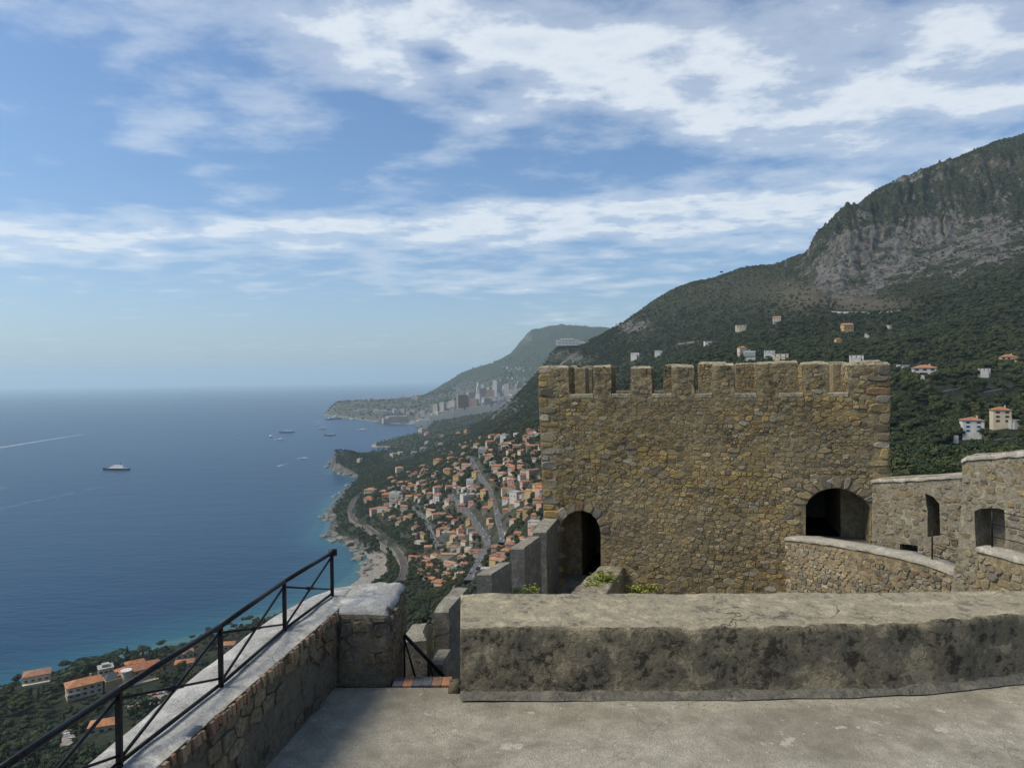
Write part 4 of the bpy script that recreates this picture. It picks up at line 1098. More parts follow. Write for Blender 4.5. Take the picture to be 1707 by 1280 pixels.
# ramp wall
RW = wall_between(1309, 18.25, 1594, 14.0)
rw = empty('ramp_wall', RW.w(2, -7.5, 0)); tag(rw, 'rubble ramp wall with a curved white coping falling away from the wide tower arch', 'wall')
rtop = RW.poly([(1309, 897), (1343, 899), (1400, 907), (1450, 916), (1500, 926), (1550, 939), (1594, 956)])
rout = [(rtop[0][0], -8), (rtop[-1][0], -8)] + rtop[::-1]
v, f = slab_vf(RW, rout, [], .45); mesh('wall', v, f, MORTAR, rw)
coping_strip('coping', [(s_, z_ + .02) for s_, z_ in rtop], RW, .45, .10, rw)
rreg = [(rtop[0][0], -6.2), (rtop[-1][0], -6.2)] + [(s_, z_ - .09) for s_, z_ in rtop[::-1]]
clad(rw, RW, rubble_cells(rtop[0][0], rtop[-1][0], -6.0, -3.6, (.055, .16), (.08, .30)), [rreg], (), PALE, .018, (.008, .036), 200, .1)
# pier and upper right wall
PF = wall_between(1590, 13.9, 1900, 11.2)
pr = empty('wall_pier', PF.w(1, -7, 0)); tag(pr, 'tall weathered wall end with pale rounded coping and a shadowed recess', 'wall')
ptop = PF.poly([(1604, 765), (1613, 759), (1660, 755), (1707, 751), (1800, 744), (1900, 737)])
pout = PF.poly([(1588, 1010), (1900, 1010)]) + ptop[::-1] + PF.poly([(1604, 830), (1599, 880), (1597, 925), (1590, 950)])
rec = PF.poly([(1627, 915), (1625, 880), (1624, 852), (1636, 847), (1664, 847), (1674, 850), (1676, 880), (1675, 925)])
v, f = slab_vf(PF, pout, [rec], .55); mesh('wall', v, f, MATS['pale_plaster'], pr)
coping_strip('coping', [(s_, z_ - .02) for s_, z_ in ptop], PF, .55, .10, pr)
v, f = slab_vf(PF, PF.poly([(1610, 960), (1850, 980), (1850, 800), (1610, 830)]), [], .3, -.9); mesh('recess_back', v, f, MATS['pale_plaster'], pr)
v, f = slab_vf(PF, PF.poly([(1618, 950), (1674, 950), (1674, 843), (1618, 843)]), [], .25, -.45); mesh('recess_panel', v, f, MATS['pale_plaster'], pr)
BF = Face(PF.w(0, 0, -.9), PF.r)
bs = BF.poly([(1676, 940), (1830, 960), (1830, 815), (1676, 835)])
clad(pr, BF, rubble_cells(min(a for a, z in bs), max(a for a, z in bs), -4.2, -2.0, (.12, .26), (.16, .42)), [bs], (), PALE, .03, (.03, .06), 60)
x0_, x1_ = min(a for a, z in pout), max(a for a, z in pout)
clad(pr, PF, rubble_cells(x0_, x1_, -4.3, -1.0, (.055, .16), (.08, .3)), [pout], [rec], PALE, .03, (.0, .022), 240, .33)
LF = wall_between(1628, 13.0, 1900, 10.2)
lp = empty('lower_parapet', LF.w(1, -7, 0)); tag(lp, 'low rubble parapet with pale coping and thin rails under the shadowed recess', 'wall')
ltop = LF.poly([(1628, 914), (1660, 921), (1707, 934), (1800, 960), (1900, 990)])
v, f = slab_vf(LF, [(ltop[0][0], -7), (ltop[-1][0], -7)] + ltop[::-1], [], .4); mesh('wall', v, f, MORTAR, lp)
coping_strip('coping', [(s_, z_ + .02) for s_, z_ in ltop], LF, .4, .10, lp)
clad(lp, LF, rubble_cells(ltop[0][0], ltop[-1][0], -5.4, -2.8, (.07, .17), (.1, .3)), [[(ltop[0][0], -6), (ltop[-1][0], -6)] + [(s_, z_ - .09) for s_, z_ in ltop[::-1]]], (), PALE, .022, (.015, .04), 90, .1)
# thin rails on the two copings
def thin_rail(name, label, posts_, rails, d0, d1, p0, p1):
    g = empty(name, at(p0, 900, d0)); tag(g, label, 'railing')
    dep = lambda px: d0 + (d1 - d0) * (px - p0) / (p1 - p0)
    for px, ya, yb in posts_:
        v, f = tube_vf(at(px, ya, dep(px)), at(px, yb, dep(px)), .016, 6); mesh('post', v, f, IRON, g, True)
    for (xa, ya, xb, yb) in rails:
        v, f = tube_vf(at(xa, ya, dep(xa)), at(xb, yb, dep(xb)), .008, 6); mesh('rail', v, f, IRON, g, True)
thin_rail('ramp_rail', 'thin dark three bar rail on the white coping of the ramp wall', [(1554, 884, 936)], [(1551, 885, 1592, 896), (1554, 906, 1592, 917), (1554, 925, 1592, 937)], 14.75, 14.2, 1551, 1592)
thin_rail('parapet_rail', 'thin dark three bar rail on the low parapet under the recess', [(1654, 850, 913), (1790, 880, 950)], [(1654, 851, 1830, 887), (1655, 873, 1830, 911), (1655, 894, 1830, 935)], 12.85, 11.1, 1654, 1830)

# ================================================================== roads and railway through the town
plain('asphalt', (.10, .10, .105), .9, .15, .05)
plain('ballast', (.085, .07, .062), .95, .2, .2)
plain('kerb_stone', (.32, .30, .27), .9, .15, .3)
plain('pavement_stone', (.13, .125, .115), .9, .2, .2)
plain('retaining_stone', (.19, .175, .145), .9, .25, .15)
plain('rail_steel', (.16, .13, .11), .5, .2, 1.0, .6)
plain('line_paint', (.55, .54, .50), .8, .1, 1.0)
ROADPTS = []
def smooth_path(pts, step=6.0):
    P = [np.array(q, float) for q in pts]; out = []
    for i in range(len(P) - 1):
        p0, p1, p2, p3 = P[max(i - 1, 0)], P[i], P[i + 1], P[min(i + 2, len(P) - 1)]
        n = max(2, int(np.linalg.norm((p2 - p1)[:2]) / step))
        for k in range(n):
            t = k / n
            out.append(.5 * ((2 * p1) + (-p0 + p2) * t + (2 * p0 - 5 * p1 + 4 * p2 - p3) * t * t + (-p0 + 3 * p1 - 3 * p2 + p3) * t ** 3))
    out.append(P[-1]); return np.array(out)
def ribbon_vf(path, w0, w1, lift, skirt=0.0, zadd=None):
    """strip between offsets w0..w1 (metres to the side of the path)"""
    T = np.gradient(path[:, :2], axis=0); T /= np.linalg.norm(T, axis=1)[:, None]; N = np.c_[T[:, 1], -T[:, 0]]
    V = []; Fc = []
    for p_, n in zip(path, N):
        a = p_[:2] + n * w0; c = p_[:2] + n * w1; z = p_[2] + lift
        V += [(a[0], a[1], z), (c[0], c[1], z)]
        if skirt: V += [(a[0], a[1], z - skirt), (c[0], c[1], z - skirt)]
    k = 4 if skirt else 2
    for i in range(len(path) - 1):
        a, c = i * k, (i + 1) * k
        Fc.append((a, a + 1, c + 1, c))
        if skirt: Fc += [(a, c, c + 2, a + 2), (a + 1, a + 3, c + 3, c + 1)]
    return V, Fc
def ground_path(pix, extra=1.5, smooth_z=True):
    pts = []
    for q in pix:
        h = hit(*q, dmin=420)
        if h is not None: pts.append(h)
    P = smooth_path(pts)
    g = ground_z(P[:, 0], P[:, 1])
    k = np.ones(9) / 9
    zs = np.convolve(np.pad(g, 4, 'edge'), k, 'valid')
    P[:, 2] = np.maximum(zs, g - 1.0) + extra
    return P
def road(name, pix, width):
    P = ground_path(pix)
    ROADPTS.append((P[:, :2], width / 2 + 3.0))
    v, f = ribbon_vf(P, -width / 2, width / 2, 0, 6.0); o = mesh(name, v, f, MATS['asphalt']); tag(o, kind='structure')
    for s in (-1, 1):
        e = sorted((s * width / 2 * 1.0, s * (width / 2 + 1.0)))
        v, f = ribbon_vf(P, e[0], e[1], .14, 6.0); mesh('pavement', v, f, MATS['pavement_stone'], o)
    for i in range(2, len(P) - 3, 3):
        v, f = ribbon_vf(P[i:i + 2], -.15, .15, .01); mesh('lane_marking', v, f, MATS['line_paint'], o)
    return P
R1 = road('hill_road', [(784, 764), (792, 775), (800, 790), (812, 808), (822, 824), (828, 840), (830, 856), (832, 872), (838, 890), (841, 905)], 6.2)
R2 = road('main_road', [(752, 826), (770, 843), (785, 856), (797, 872), (808, 890), (817, 905), (815, 915), (807, 927), (800, 940), (792, 955), (784, 970)], 8)
R3 = road('lower_road', [(690, 846), (705, 862), (716, 876), (721, 890), (727, 904), (733, 914)], 5)
R4 = road('link_road', [(841, 905), (830, 911), (815, 914)], 9)
# railway on its ledge above the beach
RP = ground_path([(612, 817), (602, 826), (592, 836), (585, 848), (586, 860), (596, 872), (615, 884), (635, 897), (650, 910), (662, 922), (670, 935), (674, 950), (673, 962), (666, 975)], 3.0)
RP[:, 2] = np.interp(np.arange(len(RP)), np.linspace(0, len(RP) - 1, 9), [RP[int(i), 2] for i in np.linspace(0, len(RP) - 1, 9)])
ROADPTS.append((RP[:, :2], 6.5))
v, f = ribbon_vf(RP, -4.2, 4.2, 0, 9.0); ry = mesh('railway_track_bed', v, f, MATS['ballast']); tag(ry, kind='structure')
for c_ in (-2.0, 2.0):
    for s in (-.75, .75):
        v, f = ribbon_vf(RP, c_ + s - .12, c_ + s + .12, .22, .2); mesh('rail', v, f, MATS['rail_steel'], ry)
for s in (-1, 1):
    e = sorted((s * 4.2, s * 4.9)); v, f = ribbon_vf(RP, e[0], e[1], .9, 10.0); mesh('retaining_wall', v, f, MATS['retaining_stone'], ry)

# ================================================================== houses
def facade(name, col, var=.1):
    m, nb, b = new_mat(name)
    p = wpos(nb); n1 = nb.noise(p, .35, 5, .6); n2 = nb.noise(p, .06, 3, .5)
    c = nb.mix(nb.ramp(n1, .3, .7), tuple(x * (1 - var) for x in col) + (1,), tuple(min(.8, x * (1 + var)) for x in col) + (1,))
    c = nb.mix(nb.math('MULTIPLY', nb.ramp(n2, .5, .7), .3), c, nb.mix(1.0, c, (.75, .72, .68, 1), 'MULTIPLY'))
    nb.link(c, b.inputs['Base Color']); return m
WALLC = {'white': (.55, .53, .49), 'cream': (.55, .48, .35), 'ochre': (.50, .36, .17), 'pink': (.50, .34, .26), 'grey': (.42, .41, .38)}
WM = {k: facade('wall_' + k, c) for k, c in WALLC.items()}
def tiles(name, col):
    m, nb, b = new_mat(name)
    p = wpos(nb); oc = nb.n('ShaderNodeTexCoord').outputs['Object']
    wv = nb.n('ShaderNodeTexWave'); nb.link(oc, wv.inputs['Vector']); wv.inputs['Scale'].default_value = 1.1; wv.inputs['Distortion'].default_value = .3
    n1 = nb.noise(p, .5, 5, .65); n2 = nb.noise(p, .09, 3, .5)
    c = nb.mix(nb.ramp(n1, .3, .7), tuple(x * .68 for x in col) + (1,), tuple(min(.7, x * 1.25) for x in col) + (1,))
    c = nb.mix(nb.math('MULTIPLY', nb.ramp(n2, .45, .7), .45), c, (.22, .16, .12, 1))
    nb.link(c, b.inputs['Base Color']); add_bump(nb, b, wv.outputs['Fac'], .5, .12); return m
RM = {'terracotta': tiles('roof_terracotta', (.36, .145, .07)), 'faded red': tiles('roof_faded', (.30, .15, .095)), 'orange': tiles('roof_orange', (.40, .18, .085)), 'brown': tiles('roof_brown', (.24, .135, .09)), 'pinkish': tiles('roof_pinkish', (.38, .21, .14))}
FLATR = plain('flat_roof', (.33, .32, .30), .9, .15, .3)
PANE = plain('dark_pane', (.03, .035, .04), .25, .2, 1.0)
SHUT = {'blue': plain('shutter_blue', (.10, .20, .38), .7), 'green': plain('shutter_green', (.06, .12, .09), .7), 'brown': plain('shutter_brown', (.14, .08, .05), .7)}
def hip_vf(w, l, z0, rise, ov=.55, ridge=None):
    a, c = w / 2 + ov, l / 2 + ov; r = max(0.0, a - c) if ridge is None else ridge
    V = [(-a, -c, z0), (a, -c, z0), (a, c, z0), (-a, c, z0), (-r, 0, z0 + rise), (r, 0, z0 + rise)]
    V += [(-a, -c, z0 - .22), (a, -c, z0 - .22), (a, c, z0 - .22), (-a, c, z0 - .22)]
    Fc = [(0, 1, 5, 4), (1, 2, 5), (2, 3, 4, 5), (3, 0, 4), (0, 6, 7, 1), (1, 7, 8, 2), (2, 8, 9, 3), (3, 9, 6, 0), (9, 8, 7, 6)]
    return V, Fc
def shift(vf, dx, dy, dz=0): return [(x + dx, y + dy, z + dz) for x, y, z in vf[0]], vf[1]
def wall_box(w, l, h, gable=0.0):
    V, Fc = box_vf(-w / 2, w / 2, -l / 2, l / 2, -8, h)
    if gable:
        V = list(V) + [(-w / 2, 0, h + gable), (w / 2, 0, h + gable)]
        Fc = [q for q in Fc] + [(4, 8, 7), (5, 6, 9)]
    return V, Fc
HT = {}
def htype(k):
    if k in HT: return HT[k]
    win = []; extra = []
    if k == 0: wv_ = wall_box(13, 10, 6.3); rv = hip_vf(13, 10, 6.3, 2.4); W, L, H = 13, 10, 6.3
    elif k == 1: wv_ = wall_box(12, 9, 5.8, 2.2); rv = hip_vf(12, 9, 5.85, 2.35, .5, 6.4); W, L, H = 12, 9, 5.8
    elif k == 2: wv_ = wall_box(10.5, 10, 9.4); rv = hip_vf(10.5, 10, 9.4, 2.3); W, L, H = 10.5, 10, 9.4
    elif k == 3:
        wv_ = join_vf([wall_box(12, 9, 6.2), shift(wall_box(7, 8, 4.2), 6, -6.0)]); rv = join_vf([hip_vf(12, 9, 6.2, 2.3), shift(hip_vf(7, 8, 4.2, 1.8), 6, -6.0)]); W, L, H = 12, 9, 6.2
    elif k == 4: wv_ = wall_box(20, 12, 12); rv = join_vf([box_vf(-10.3, 10.3, -6.3, 6.3, 12, 12.5), box_vf(-3, 1, -2, 2, 12.5, 14.6)]); W, L, H = 20, 12, 12
    elif k == 5: wv_ = wall_box(24, 9, 6.4, 2.0); rv = hip_vf(24, 9, 6.45, 2.2, .5, 12.4); W, L, H = 24, 9, 6.4
    else: wv_ = join_vf([wall_box(14, 10, 6), shift(wall_box(9, 5, 3.1), 0, -7.48)]); rv = join_vf([box_vf(-7.2, 7.2, -5.2, 5.2, 6, 6.4), box_vf(-4.7, 4.7, -10.2, -5.21, 3.1, 3.4)]); W, L, H = 14, 10, 6
    nst_ = max(1, int(H / 3)); nx = max(2, int(W / 4)); ny = max(2, int(L / 4))
    for s in range(nst_):
        z = 1.0 + s * 3.0
        for i in range(nx): win.append((-W / 2 + W * (i + .5) / nx, -L / 2, z, 0))
        for i in range(ny): win.append((-W / 2, -L / 2 + L * (i + .5) / ny, z, 1)); win.append((W / 2, -L / 2 + L * (i + .5) / ny, z, 1))
    chim = box_vf(W * .22, W * .22 + .8, .6, 1.4, H, H + 3.0)
    balc = []
    if k == 4:
        for s in range(1, 4): balc.append(join_vf([box_vf(-9.6, 9.6, -7.5, -6.003, s * 3.0 - .1, s * 3.0 + .1), box_vf(-9.6, 9.6, -7.5, -7.4, s * 3.0 + .1, s * 3.0 + .95)]))
    HT[k] = dict(wall=wv_, roof=rv, win=win, chim=chim, balc=balc, W=W, L=L, H=H, cache={})
    return HT[k]
def cached(ht, key, make):
    if key not in ht['cache']: ht['cache'][key] = make()
    return ht['cache'][key]
WINM = {}
def win_mesh(axis, sh):
    if (axis, sh) not in WINM:
        if axis == 0: pv_, sv = box_vf(-.55, .55, -.05, .06, 0, 1.5), join_vf([box_vf(-1.15, -.57, -.07, .05, -.03, 1.53), box_vf(.57, 1.15, -.07, .05, -.03, 1.53)])
        else: pv_, sv = box_vf(-.06, .06, -.55, .55, 0, 1.5), join_vf([box_vf(-.07, .07, -1.15, -.57, -.03, 1.53), box_vf(-.07, .07, .57, 1.15, -.03, 1.53)])
        WINM[(axis, sh)] = (raw_mesh('window', *pv_, PANE), raw_mesh('shutters', *sv, SHUT[sh]))
    return WINM[(axis, sh)]
HOUSES = []
KIND = {0: 'two storey villa with a hipped {r} tile roof', 1: 'gabled house with a {r} tile roof', 2: 'tall three storey house with hipped {r} roof', 3: 'villa with a low side wing and {r} tile roofs',
        4: 'flat roofed apartment block with balconies', 5: 'long row house with a gabled {r} tile roof', 6: 'flat roofed modern house with a lower front wing'}
ROOTN = {0: 'villa', 1: 'gabled_house', 2: 'tall_house', 3: 'winged_villa', 4: 'apartment_block', 5: 'row_house', 6: 'modern_house'}
def house(pos, k, wcol, rcol, rz, size, where, group, windows=0, label=None, shut='brown', extra_scale=(1, 1, 1)):
    ht = htype(k)
    r_ = empty(ROOTN[k], pos, rz, tuple(size * e for e in extra_scale))
    lab = label or (wcol + ' ' + KIND[k].format(r=rcol) + ' ' + where)
    tag(r_, lab, 'apartment block' if k == 4 else 'house', group)
    obj_from('wall', cached(ht, ('w', wcol), lambda: raw_mesh('wall', *ht['wall'], WM[wcol])), r_)
    flat = k in (4, 6)
    ro = obj_from('roof', cached(ht, ('r', rcol if not flat else 'flat'), lambda: raw_mesh('roof', *ht['roof'], FLATR if flat else RM[rcol])), r_)
    if not flat and windows: obj_from('chimney', cached(ht, ('c', wcol), lambda: raw_mesh('chimney', *ht['chim'], WM[wcol])), ro)
    for i, bvf in enumerate(ht['balc']): obj_from('balcony', cached(ht, ('b', i, wcol), lambda: raw_mesh('balcony', *bvf, WM['white'])), r_)
    if windows:
        cam_l = Matrix.Rotation(-rz, 3, 'Z') @ Vector((-pos[0], -pos[1], 0)).normalized()
        ws = [q for q in ht['win'] if (q[3] == 0 and cam_l.y < -.1) or (q[3] == 1 and q[0] * cam_l.x > 0 and abs(cam_l.x) > .25)]
        if cam_l.y > .1: ws += [(q[0], -q[1], q[2], 0) for q in ht['win'] if q[3] == 0]
        for q in ws[:windows]:
            pm, sm = win_mesh(q[3], shut)
            wo_ = obj_from('window', pm, r_, q[:3])
            if windows > 8: obj_from('shutters', sm, wo_)
    HOUSES.append((pos[0], pos[1], max(ht['W'], ht['L']) * size * .62))
    if 'hillside' in group:
        for k_ in (9, 18, 27): HOUSES.append((pos[0] * (1 - k_ / pos[1]), pos[1] - k_, 9 * size + 2))
    return r_
# town: where the photograph shows them (pixel of the foot of the house, kind, walls, roof, size)
T = [(666, 790, 2, 'cream', 1.5), (688, 795, 5, 'pink', 1.0), (706, 796, 5, 'cream', .9), (730, 776, 2, 'ochre', 1.4), (705, 780, 0, 'cream', 1.0), (652, 800, 0, 'cream', 1.0), (657, 807, 2, 'ochre', .8), (668, 808, 0, 'pink', .9), (686, 815, 5, 'pink', .9),
     (708, 813, 0, 'ochre', .9), (618, 824, 0, 'cream', 1.6), (615, 836, 3, 'cream', 1.2), (640, 823, 0, 'cream', 1.0), (645, 831, 3, 'ochre', 1.3), (682, 832, 1, 'cream', .9), (697, 831, 1, 'cream', .9), (628, 853, 5, 'pink', .9), (639, 851, 5, 'white', .8), (657, 841, 0, 'white', 1.0), (675, 850, 1, 'cream', 1.0),
     (685, 866, 2, 'ochre', .8), (655, 866, 0, 'cream', .8), (667, 876, 3, 'cream', 1.0), (693, 883, 0, 'cream', .8), (729, 823, 2, 'white', 1.1), (717, 827, 0, 'cream', .8), (731, 836, 2, 'white', 1.1), (721, 856, 5, 'cream', .8), (733, 862, 5, 'cream', .8), (725, 798, 0, 'white', .8), (734, 783, 1, 'ochre', .9),
     (747, 791, 2, 'ochre', 1.0), (754, 766, 5, 'ochre', .8), (773, 761, 2, 'cream', .8), (770, 769, 0, 'pink', .8), (766, 776, 0, 'pink', .7), (779, 779, 5, 'pink', .7), (762, 802, 2, 'ochre', .9), (748, 816, 1, 'cream', .8), (768, 818, 1, 'white', .8), (793, 795, 2, 'ochre', .8), (786, 807, 4, 'white', .6),
     (748, 838, 3, 'cream', .8), (809, 827, 2, 'ochre', .9), (770, 851, 2, 'pink', .9), (787, 841, 1, 'pink', .7), (820, 842, 2, 'ochre', .7), (810, 852, 0, 'pink', .7), (775, 748, 0, 'cream', 1.0), (795, 748, 2, 'cream', 1.0), (821, 741, 5, 'pink', .9), (829, 734, 2, 'cream', .9), (844, 746, 0, 'cream', 1.0),
     (816, 764, 0, 'cream', .9), (822, 774, 6, 'cream', .7), (829, 790, 2, 'pink', .8), (823, 806, 1, 'ochre', .8), (844, 799, 6, 'white', .5), (845, 775, 0, 'cream', .7), (855, 785, 3, 'grey', .8), (869, 782, 1, 'pink', .7), (871, 757, 0, 'cream', .8), (888, 748, 5, 'pink', .7), (891, 758, 1, 'pink', .8),
     (854, 805, 0, 'pink', .8), (872, 799, 0, 'white', .8), (875, 809, 1, 'pink', .8), (890, 790, 5, 'pink', .7), (842, 821, 1, 'cream', .7), (861, 827, 6, 'white', 1.0), (878, 827, 0, 'cream', .8), (844, 837, 1, 'white', .7), (898, 815, 0, 'ochre', .7), (844, 854, 0, 'pink', .6), (870, 857, 3, 'ochre', .8), (885, 729, 0, 'pink', .8),
     (764, 725, 0, 'ochre', 1.1), (777, 722, 2, 'ochre', 1.0), (737, 729, 0, 'pink', 1.1), (700, 908, 6, 'cream', .8), (714, 917, 1, 'pink', .8), (709, 932, 0, 'cream', .6), (717, 947, 1, 'ochre', .7), (697, 961, 3, 'white', .6), (711, 967, 0, 'cream', .55), (732, 979, 3, 'cream', 1.0), (671, 987, 0, 'pink', .75), (620, 984, 0, 'pink', .45),
     (736, 932, 0, 'cream', .6), (770, 849, 0, 'pink', .7), (737, 860, 5, 'pink', .6), (750, 866, 1, 'cream', .7), (782, 872, 2, 'ochre', .6), (787, 884, 5, 'white', .5), (791, 894, 0, 'white', .75), (766, 888, 2, 'pink', .55), (770, 897, 1, 'pink', .6), (787, 908, 0, 'white', .5), (817, 869, 0, 'ochre', .55), (819, 878, 1, 'pink', .5),
     (811, 851, 1, 'pink', .6), (767, 919, 2, 'cream', .6), (769, 932, 0, 'cream', .6), (775, 945, 3, 'cream', .7), (774, 960, 3, 'ochre', .65), (744, 958, 1, 'pink', .5), (752, 968, 0, 'ochre', .6), (738, 984, 3, 'ochre', .75), (834, 928, 0, 'white', .5), (822, 934, 1, 'white', .4), (859, 906, 6, 'ochre', .4), (797, 938, 1, 'cream', .5),
     (750, 908, 6, 'ochre', .5), (738, 876, 0, 'ochre', .6), (845, 890, 1, 'white', .4), (892, 876, 6, 'white', .7), (660, 831, 4, 'white', .9), (780, 837, 4, 'white', .9), (807, 757, 4, 'white', .8), (744, 896, 4, 'grey', .55), (842, 735, 4, 'white', .8), (600, 770, 4, 'cream', .8), (656, 762, 4, 'cream', 1.0), (705, 752, 4, 'white', .9),
     (690, 758, 4, 'white', .8), (712, 741, 4, 'white', .9), (735, 742, 6, 'white', 1.1), (668, 757, 6, 'cream', 1.2), (703, 722, 2, 'cream', 2.0), (712, 725, 0, 'pink', 1.6)]
GRP = 'houses of the coastal town'
rr = random.Random(11)
for (px, py, k, wc, sz) in T:
    h = hit(px, py, dmin=430)
    if h is None: continue
    rc = rr.choice(('terracotta', 'terracotta', 'faded red', 'orange', 'pinkish', 'brown'))
    px_w = htype(k)['W'] * sz * F / h[1]
    house(h - np.array([0, 0, .5]), k, wc, rc, math.radians(rr.choice((-25, 65, -10, 20)) + rr.uniform(-15, 15)), sz, 'in the beach town', GRP, windows=6 if px_w > 12 else 0, shut=rr.choice(('brown', 'green', 'blue')))
# infill where the town thins out
cnt = 0
while cnt < 250:
    px, py = rr.uniform(640, 905), rr.uniform(715, 975)
    if not (py > 800 - (px - 640) * .45 and (px > 690 or py < 870) and py < 985 - max(0, px - 760) * .55): continue
    h = hit(px, py, dmin=430)
    if h is None or h[1] > 2300: continue
    if any((h[0] - a) ** 2 + (h[1] - c) ** 2 < (r * .7 + 3.5) ** 2 for a, c, r in HOUSES): continue
    if any((((Pq - h[:2]) ** 2).sum(1).min()) < (w_ + 5) ** 2 for Pq, w_ in ROADPTS): continue
    k = rr.choice((0, 0, 1, 1, 3, 5, 2, 6)); cnt += 1
    house(h - np.array([0, 0, .5]), k, rr.choice(('cream', 'cream', 'white', 'pink', 'ochre')), rr.choice(('terracotta', 'faded red', 'orange', 'pinkish', 'brown')), math.radians(rr.choice((-25, 65)) + rr.uniform(-25, 25)), rr.uniform(.42, .75), 'in the beach town', GRP)
# hillside above the castle
HS = [(1180, 577, 6, 'white', 1.0, 'white stepped villa alone on the wooded slope left of the tower'[:0] or None), (1237, 594, 2, 'cream', 1.0, None), (1250, 600, 4, 'white', .75, None), (1283, 596, 6, 'white', 1.0, None), (1302, 605, 6, 'cream', 1.3, None), (1412, 553, 1, 'ochre', 1.4, None), (1397, 577, 2, 'ochre', .8, None),
      (1446, 563, 6, 'white', .6, None), (1482, 548, 6, 'white', .5, None), (1428, 607, 6, 'white', 1.0, None), (1505, 620, 6, 'grey', .7, None), (1295, 538, 1, 'white', 1.2, None), (1235, 552, 6, 'cream', 1.4, None),
      (1640, 628, 6, 'white', .6, None), (1703, 614, 1, 'pink', .55, None), (1692, 716, 6, 'grey', .35, None), (1060, 597, 6, 'white', 1.4, None), (1098, 592, 6, 'white', 1.1, None), (1590, 742, 6, 'grey', .25, None), (1560, 790, 6, 'cream', .25, None), (1590, 786, 6, 'cream', .2, None)]
for (px, py, k, wc, sz, _) in HS:
    h = hit(px, py, dmin=140)
    if h is None: continue
    house(h + np.array([0, 0, 2.6]), k, wc, rr.choice(('terracotta', 'orange')), math.radians(rr.uniform(-30, 5)), sz * .88, 'on the hillside behind the tower', 'houses on the wooded hillside', windows=6)
for (px, py, k, wc, rc, sz, lab, sh, es) in [
        (1540, 632, 0, 'white', 'orange', 1.05, 'wide white villa with an orange tile roof among dark hillside woods', 'brown', (1.25, 1, 1)),
        (1680, 612, 3, 'cream', 'terracotta', .9, 'cream villa with a terraced wing high in the hillside woods', 'brown', (1.1, 1, 1.15)),
        (1620, 731, 2, 'white', 'terracotta', .75, 'small white house with blue shutters and red roof above the curtain wall', 'blue', (1.15, 1, .9)),
        (1668, 714, 2, 'cream', 'terracotta', .8, 'square white house with small dark windows beside the blue shuttered house', 'brown', (1.0, 1, .95))]:
    h = hit(px, py, dmin=140)
    house(h + np.array([0, 0, 2.6]), k, wc, rc, math.radians(-22), sz * .92, '', 'houses on the wooded hillside', windows=12, label=lab, shut=sh, extra_scale=es)

# ================================================================== seaside villas below the wall
def vhouse(name, px, py, d, rz, label, parts):
    q = at(px, py, d); g = float(ground_z(q[0], q[1])); r_ = empty(name, (q[0], q[1], max(g, q[2]) - .5), math.radians(rz)); tag(r_, label, 'villa'); parts(r_); HOUSES.append((q[0], q[1], 15)); [HOUSES.append((q[0] * (1 - e_ / q[1]), q[1] - e_, 14)) for e_ in (14, 27)]; return r_
def P_(nm, vf, mat, par, loc=(0, 0, 0)): return obj_from(nm, raw_mesh(nm, *vf, mat), par, loc)
def win_row(par, W, L, zs, nx, ny, shut, side):
    for z in zs:
        for i in range(nx):
            pm, sm = win_mesh(0, shut); wo_ = obj_from('window', pm, par, (-W / 2 + W * (i + .5) / nx, -L / 2, z)); obj_from('shutters', sm, wo_)
        for i in range(ny):
            pm, sm = win_mesh(1, shut); wo_ = obj_from('window', pm, par, (side * W / 2, -L / 2 + L * (i + .5) / ny, z)); obj_from('shutters', sm, wo_)
def villa_a(r_):
    P_('wall', wall_box(22, 13, 8), WM['cream'], r_); ro = P_('roof', hip_vf(22, 13, 8, 3.0, .9), RM['orange'], r_)
    P_('chimney', box_vf(4, 5, 1, 2, 9, 12.5), WM['cream'], ro); P_('balcony', join_vf([box_vf(-11, -3, -9.5, -6.51, 3.6, 3.9), box_vf(-11, -3, -9.5, -9.3, 3.9, 4.7)]), WM['white'], r_)
    win_row(r_, 22, 13, (1.0, 4.6), 5, 3, 'brown', -1)
vhouse('seaside_villa', 140, 1153, 512, 38, 'cream seaside villa with an orange hipped roof and white front balcony', villa_a)
def villa_b(r_):
    P_('wall', wall_box(30, 13, 11), WM['ochre'], r_); P_('roof', hip_vf(30, 13, 11, 3.2, .8), RM['terracotta'], r_)
    P_('wing', shift(wall_box(12, 12, 9.5), -18, -3), WM['ochre'], r_)
    P_('mansard', shift(hip_vf(10.5, 10.5, 9.7, 3.0, .3, 3.0), -18, -3), plain('slate', (.05, .055, .07), .6), r_)
    tv = tube_vf((-10, -7.5, -4), (-10, -7.5, 13), 3.4, 18); t_ = P_('round_tower', tv, WM['cream'], r_)
    P_('tower_cornice', tube_vf((-10, -7.5, 13.003), (-10, -7.5, 13.9), 3.9, 18), WM['white'], t_)
    win_row(r_, 30, 13, (1.2, 4.6, 8.0), 6, 3, 'brown', -1)
    P_('terrace', box_vf(-6, 15, -12, -6.51, -4, 3.2), WM['cream'], r_)
vhouse('seaside_hotel', 232, 1145, 535, 40, 'large ochre seaside mansion with round tower and slate mansard wing', villa_b)
def villa_c(r_):
    P_('wall', wall_box(18, 14, 9), WM['cream'], r_); P_('roof', hip_vf(18, 14, 9, 2.2, .6), RM['faded red'], r_); P_('terrace', box_vf(-9, 9, -11, -7.01, -4, 4), WM['cream'], r_); win_row(r_, 18, 14, (1, 4.8), 4, 3, 'brown', -1)
vhouse('seaside_villa', 62, 1138, 560, 30, 'cream villa with faded red roof at the sea edge behind dark pines', villa_c)
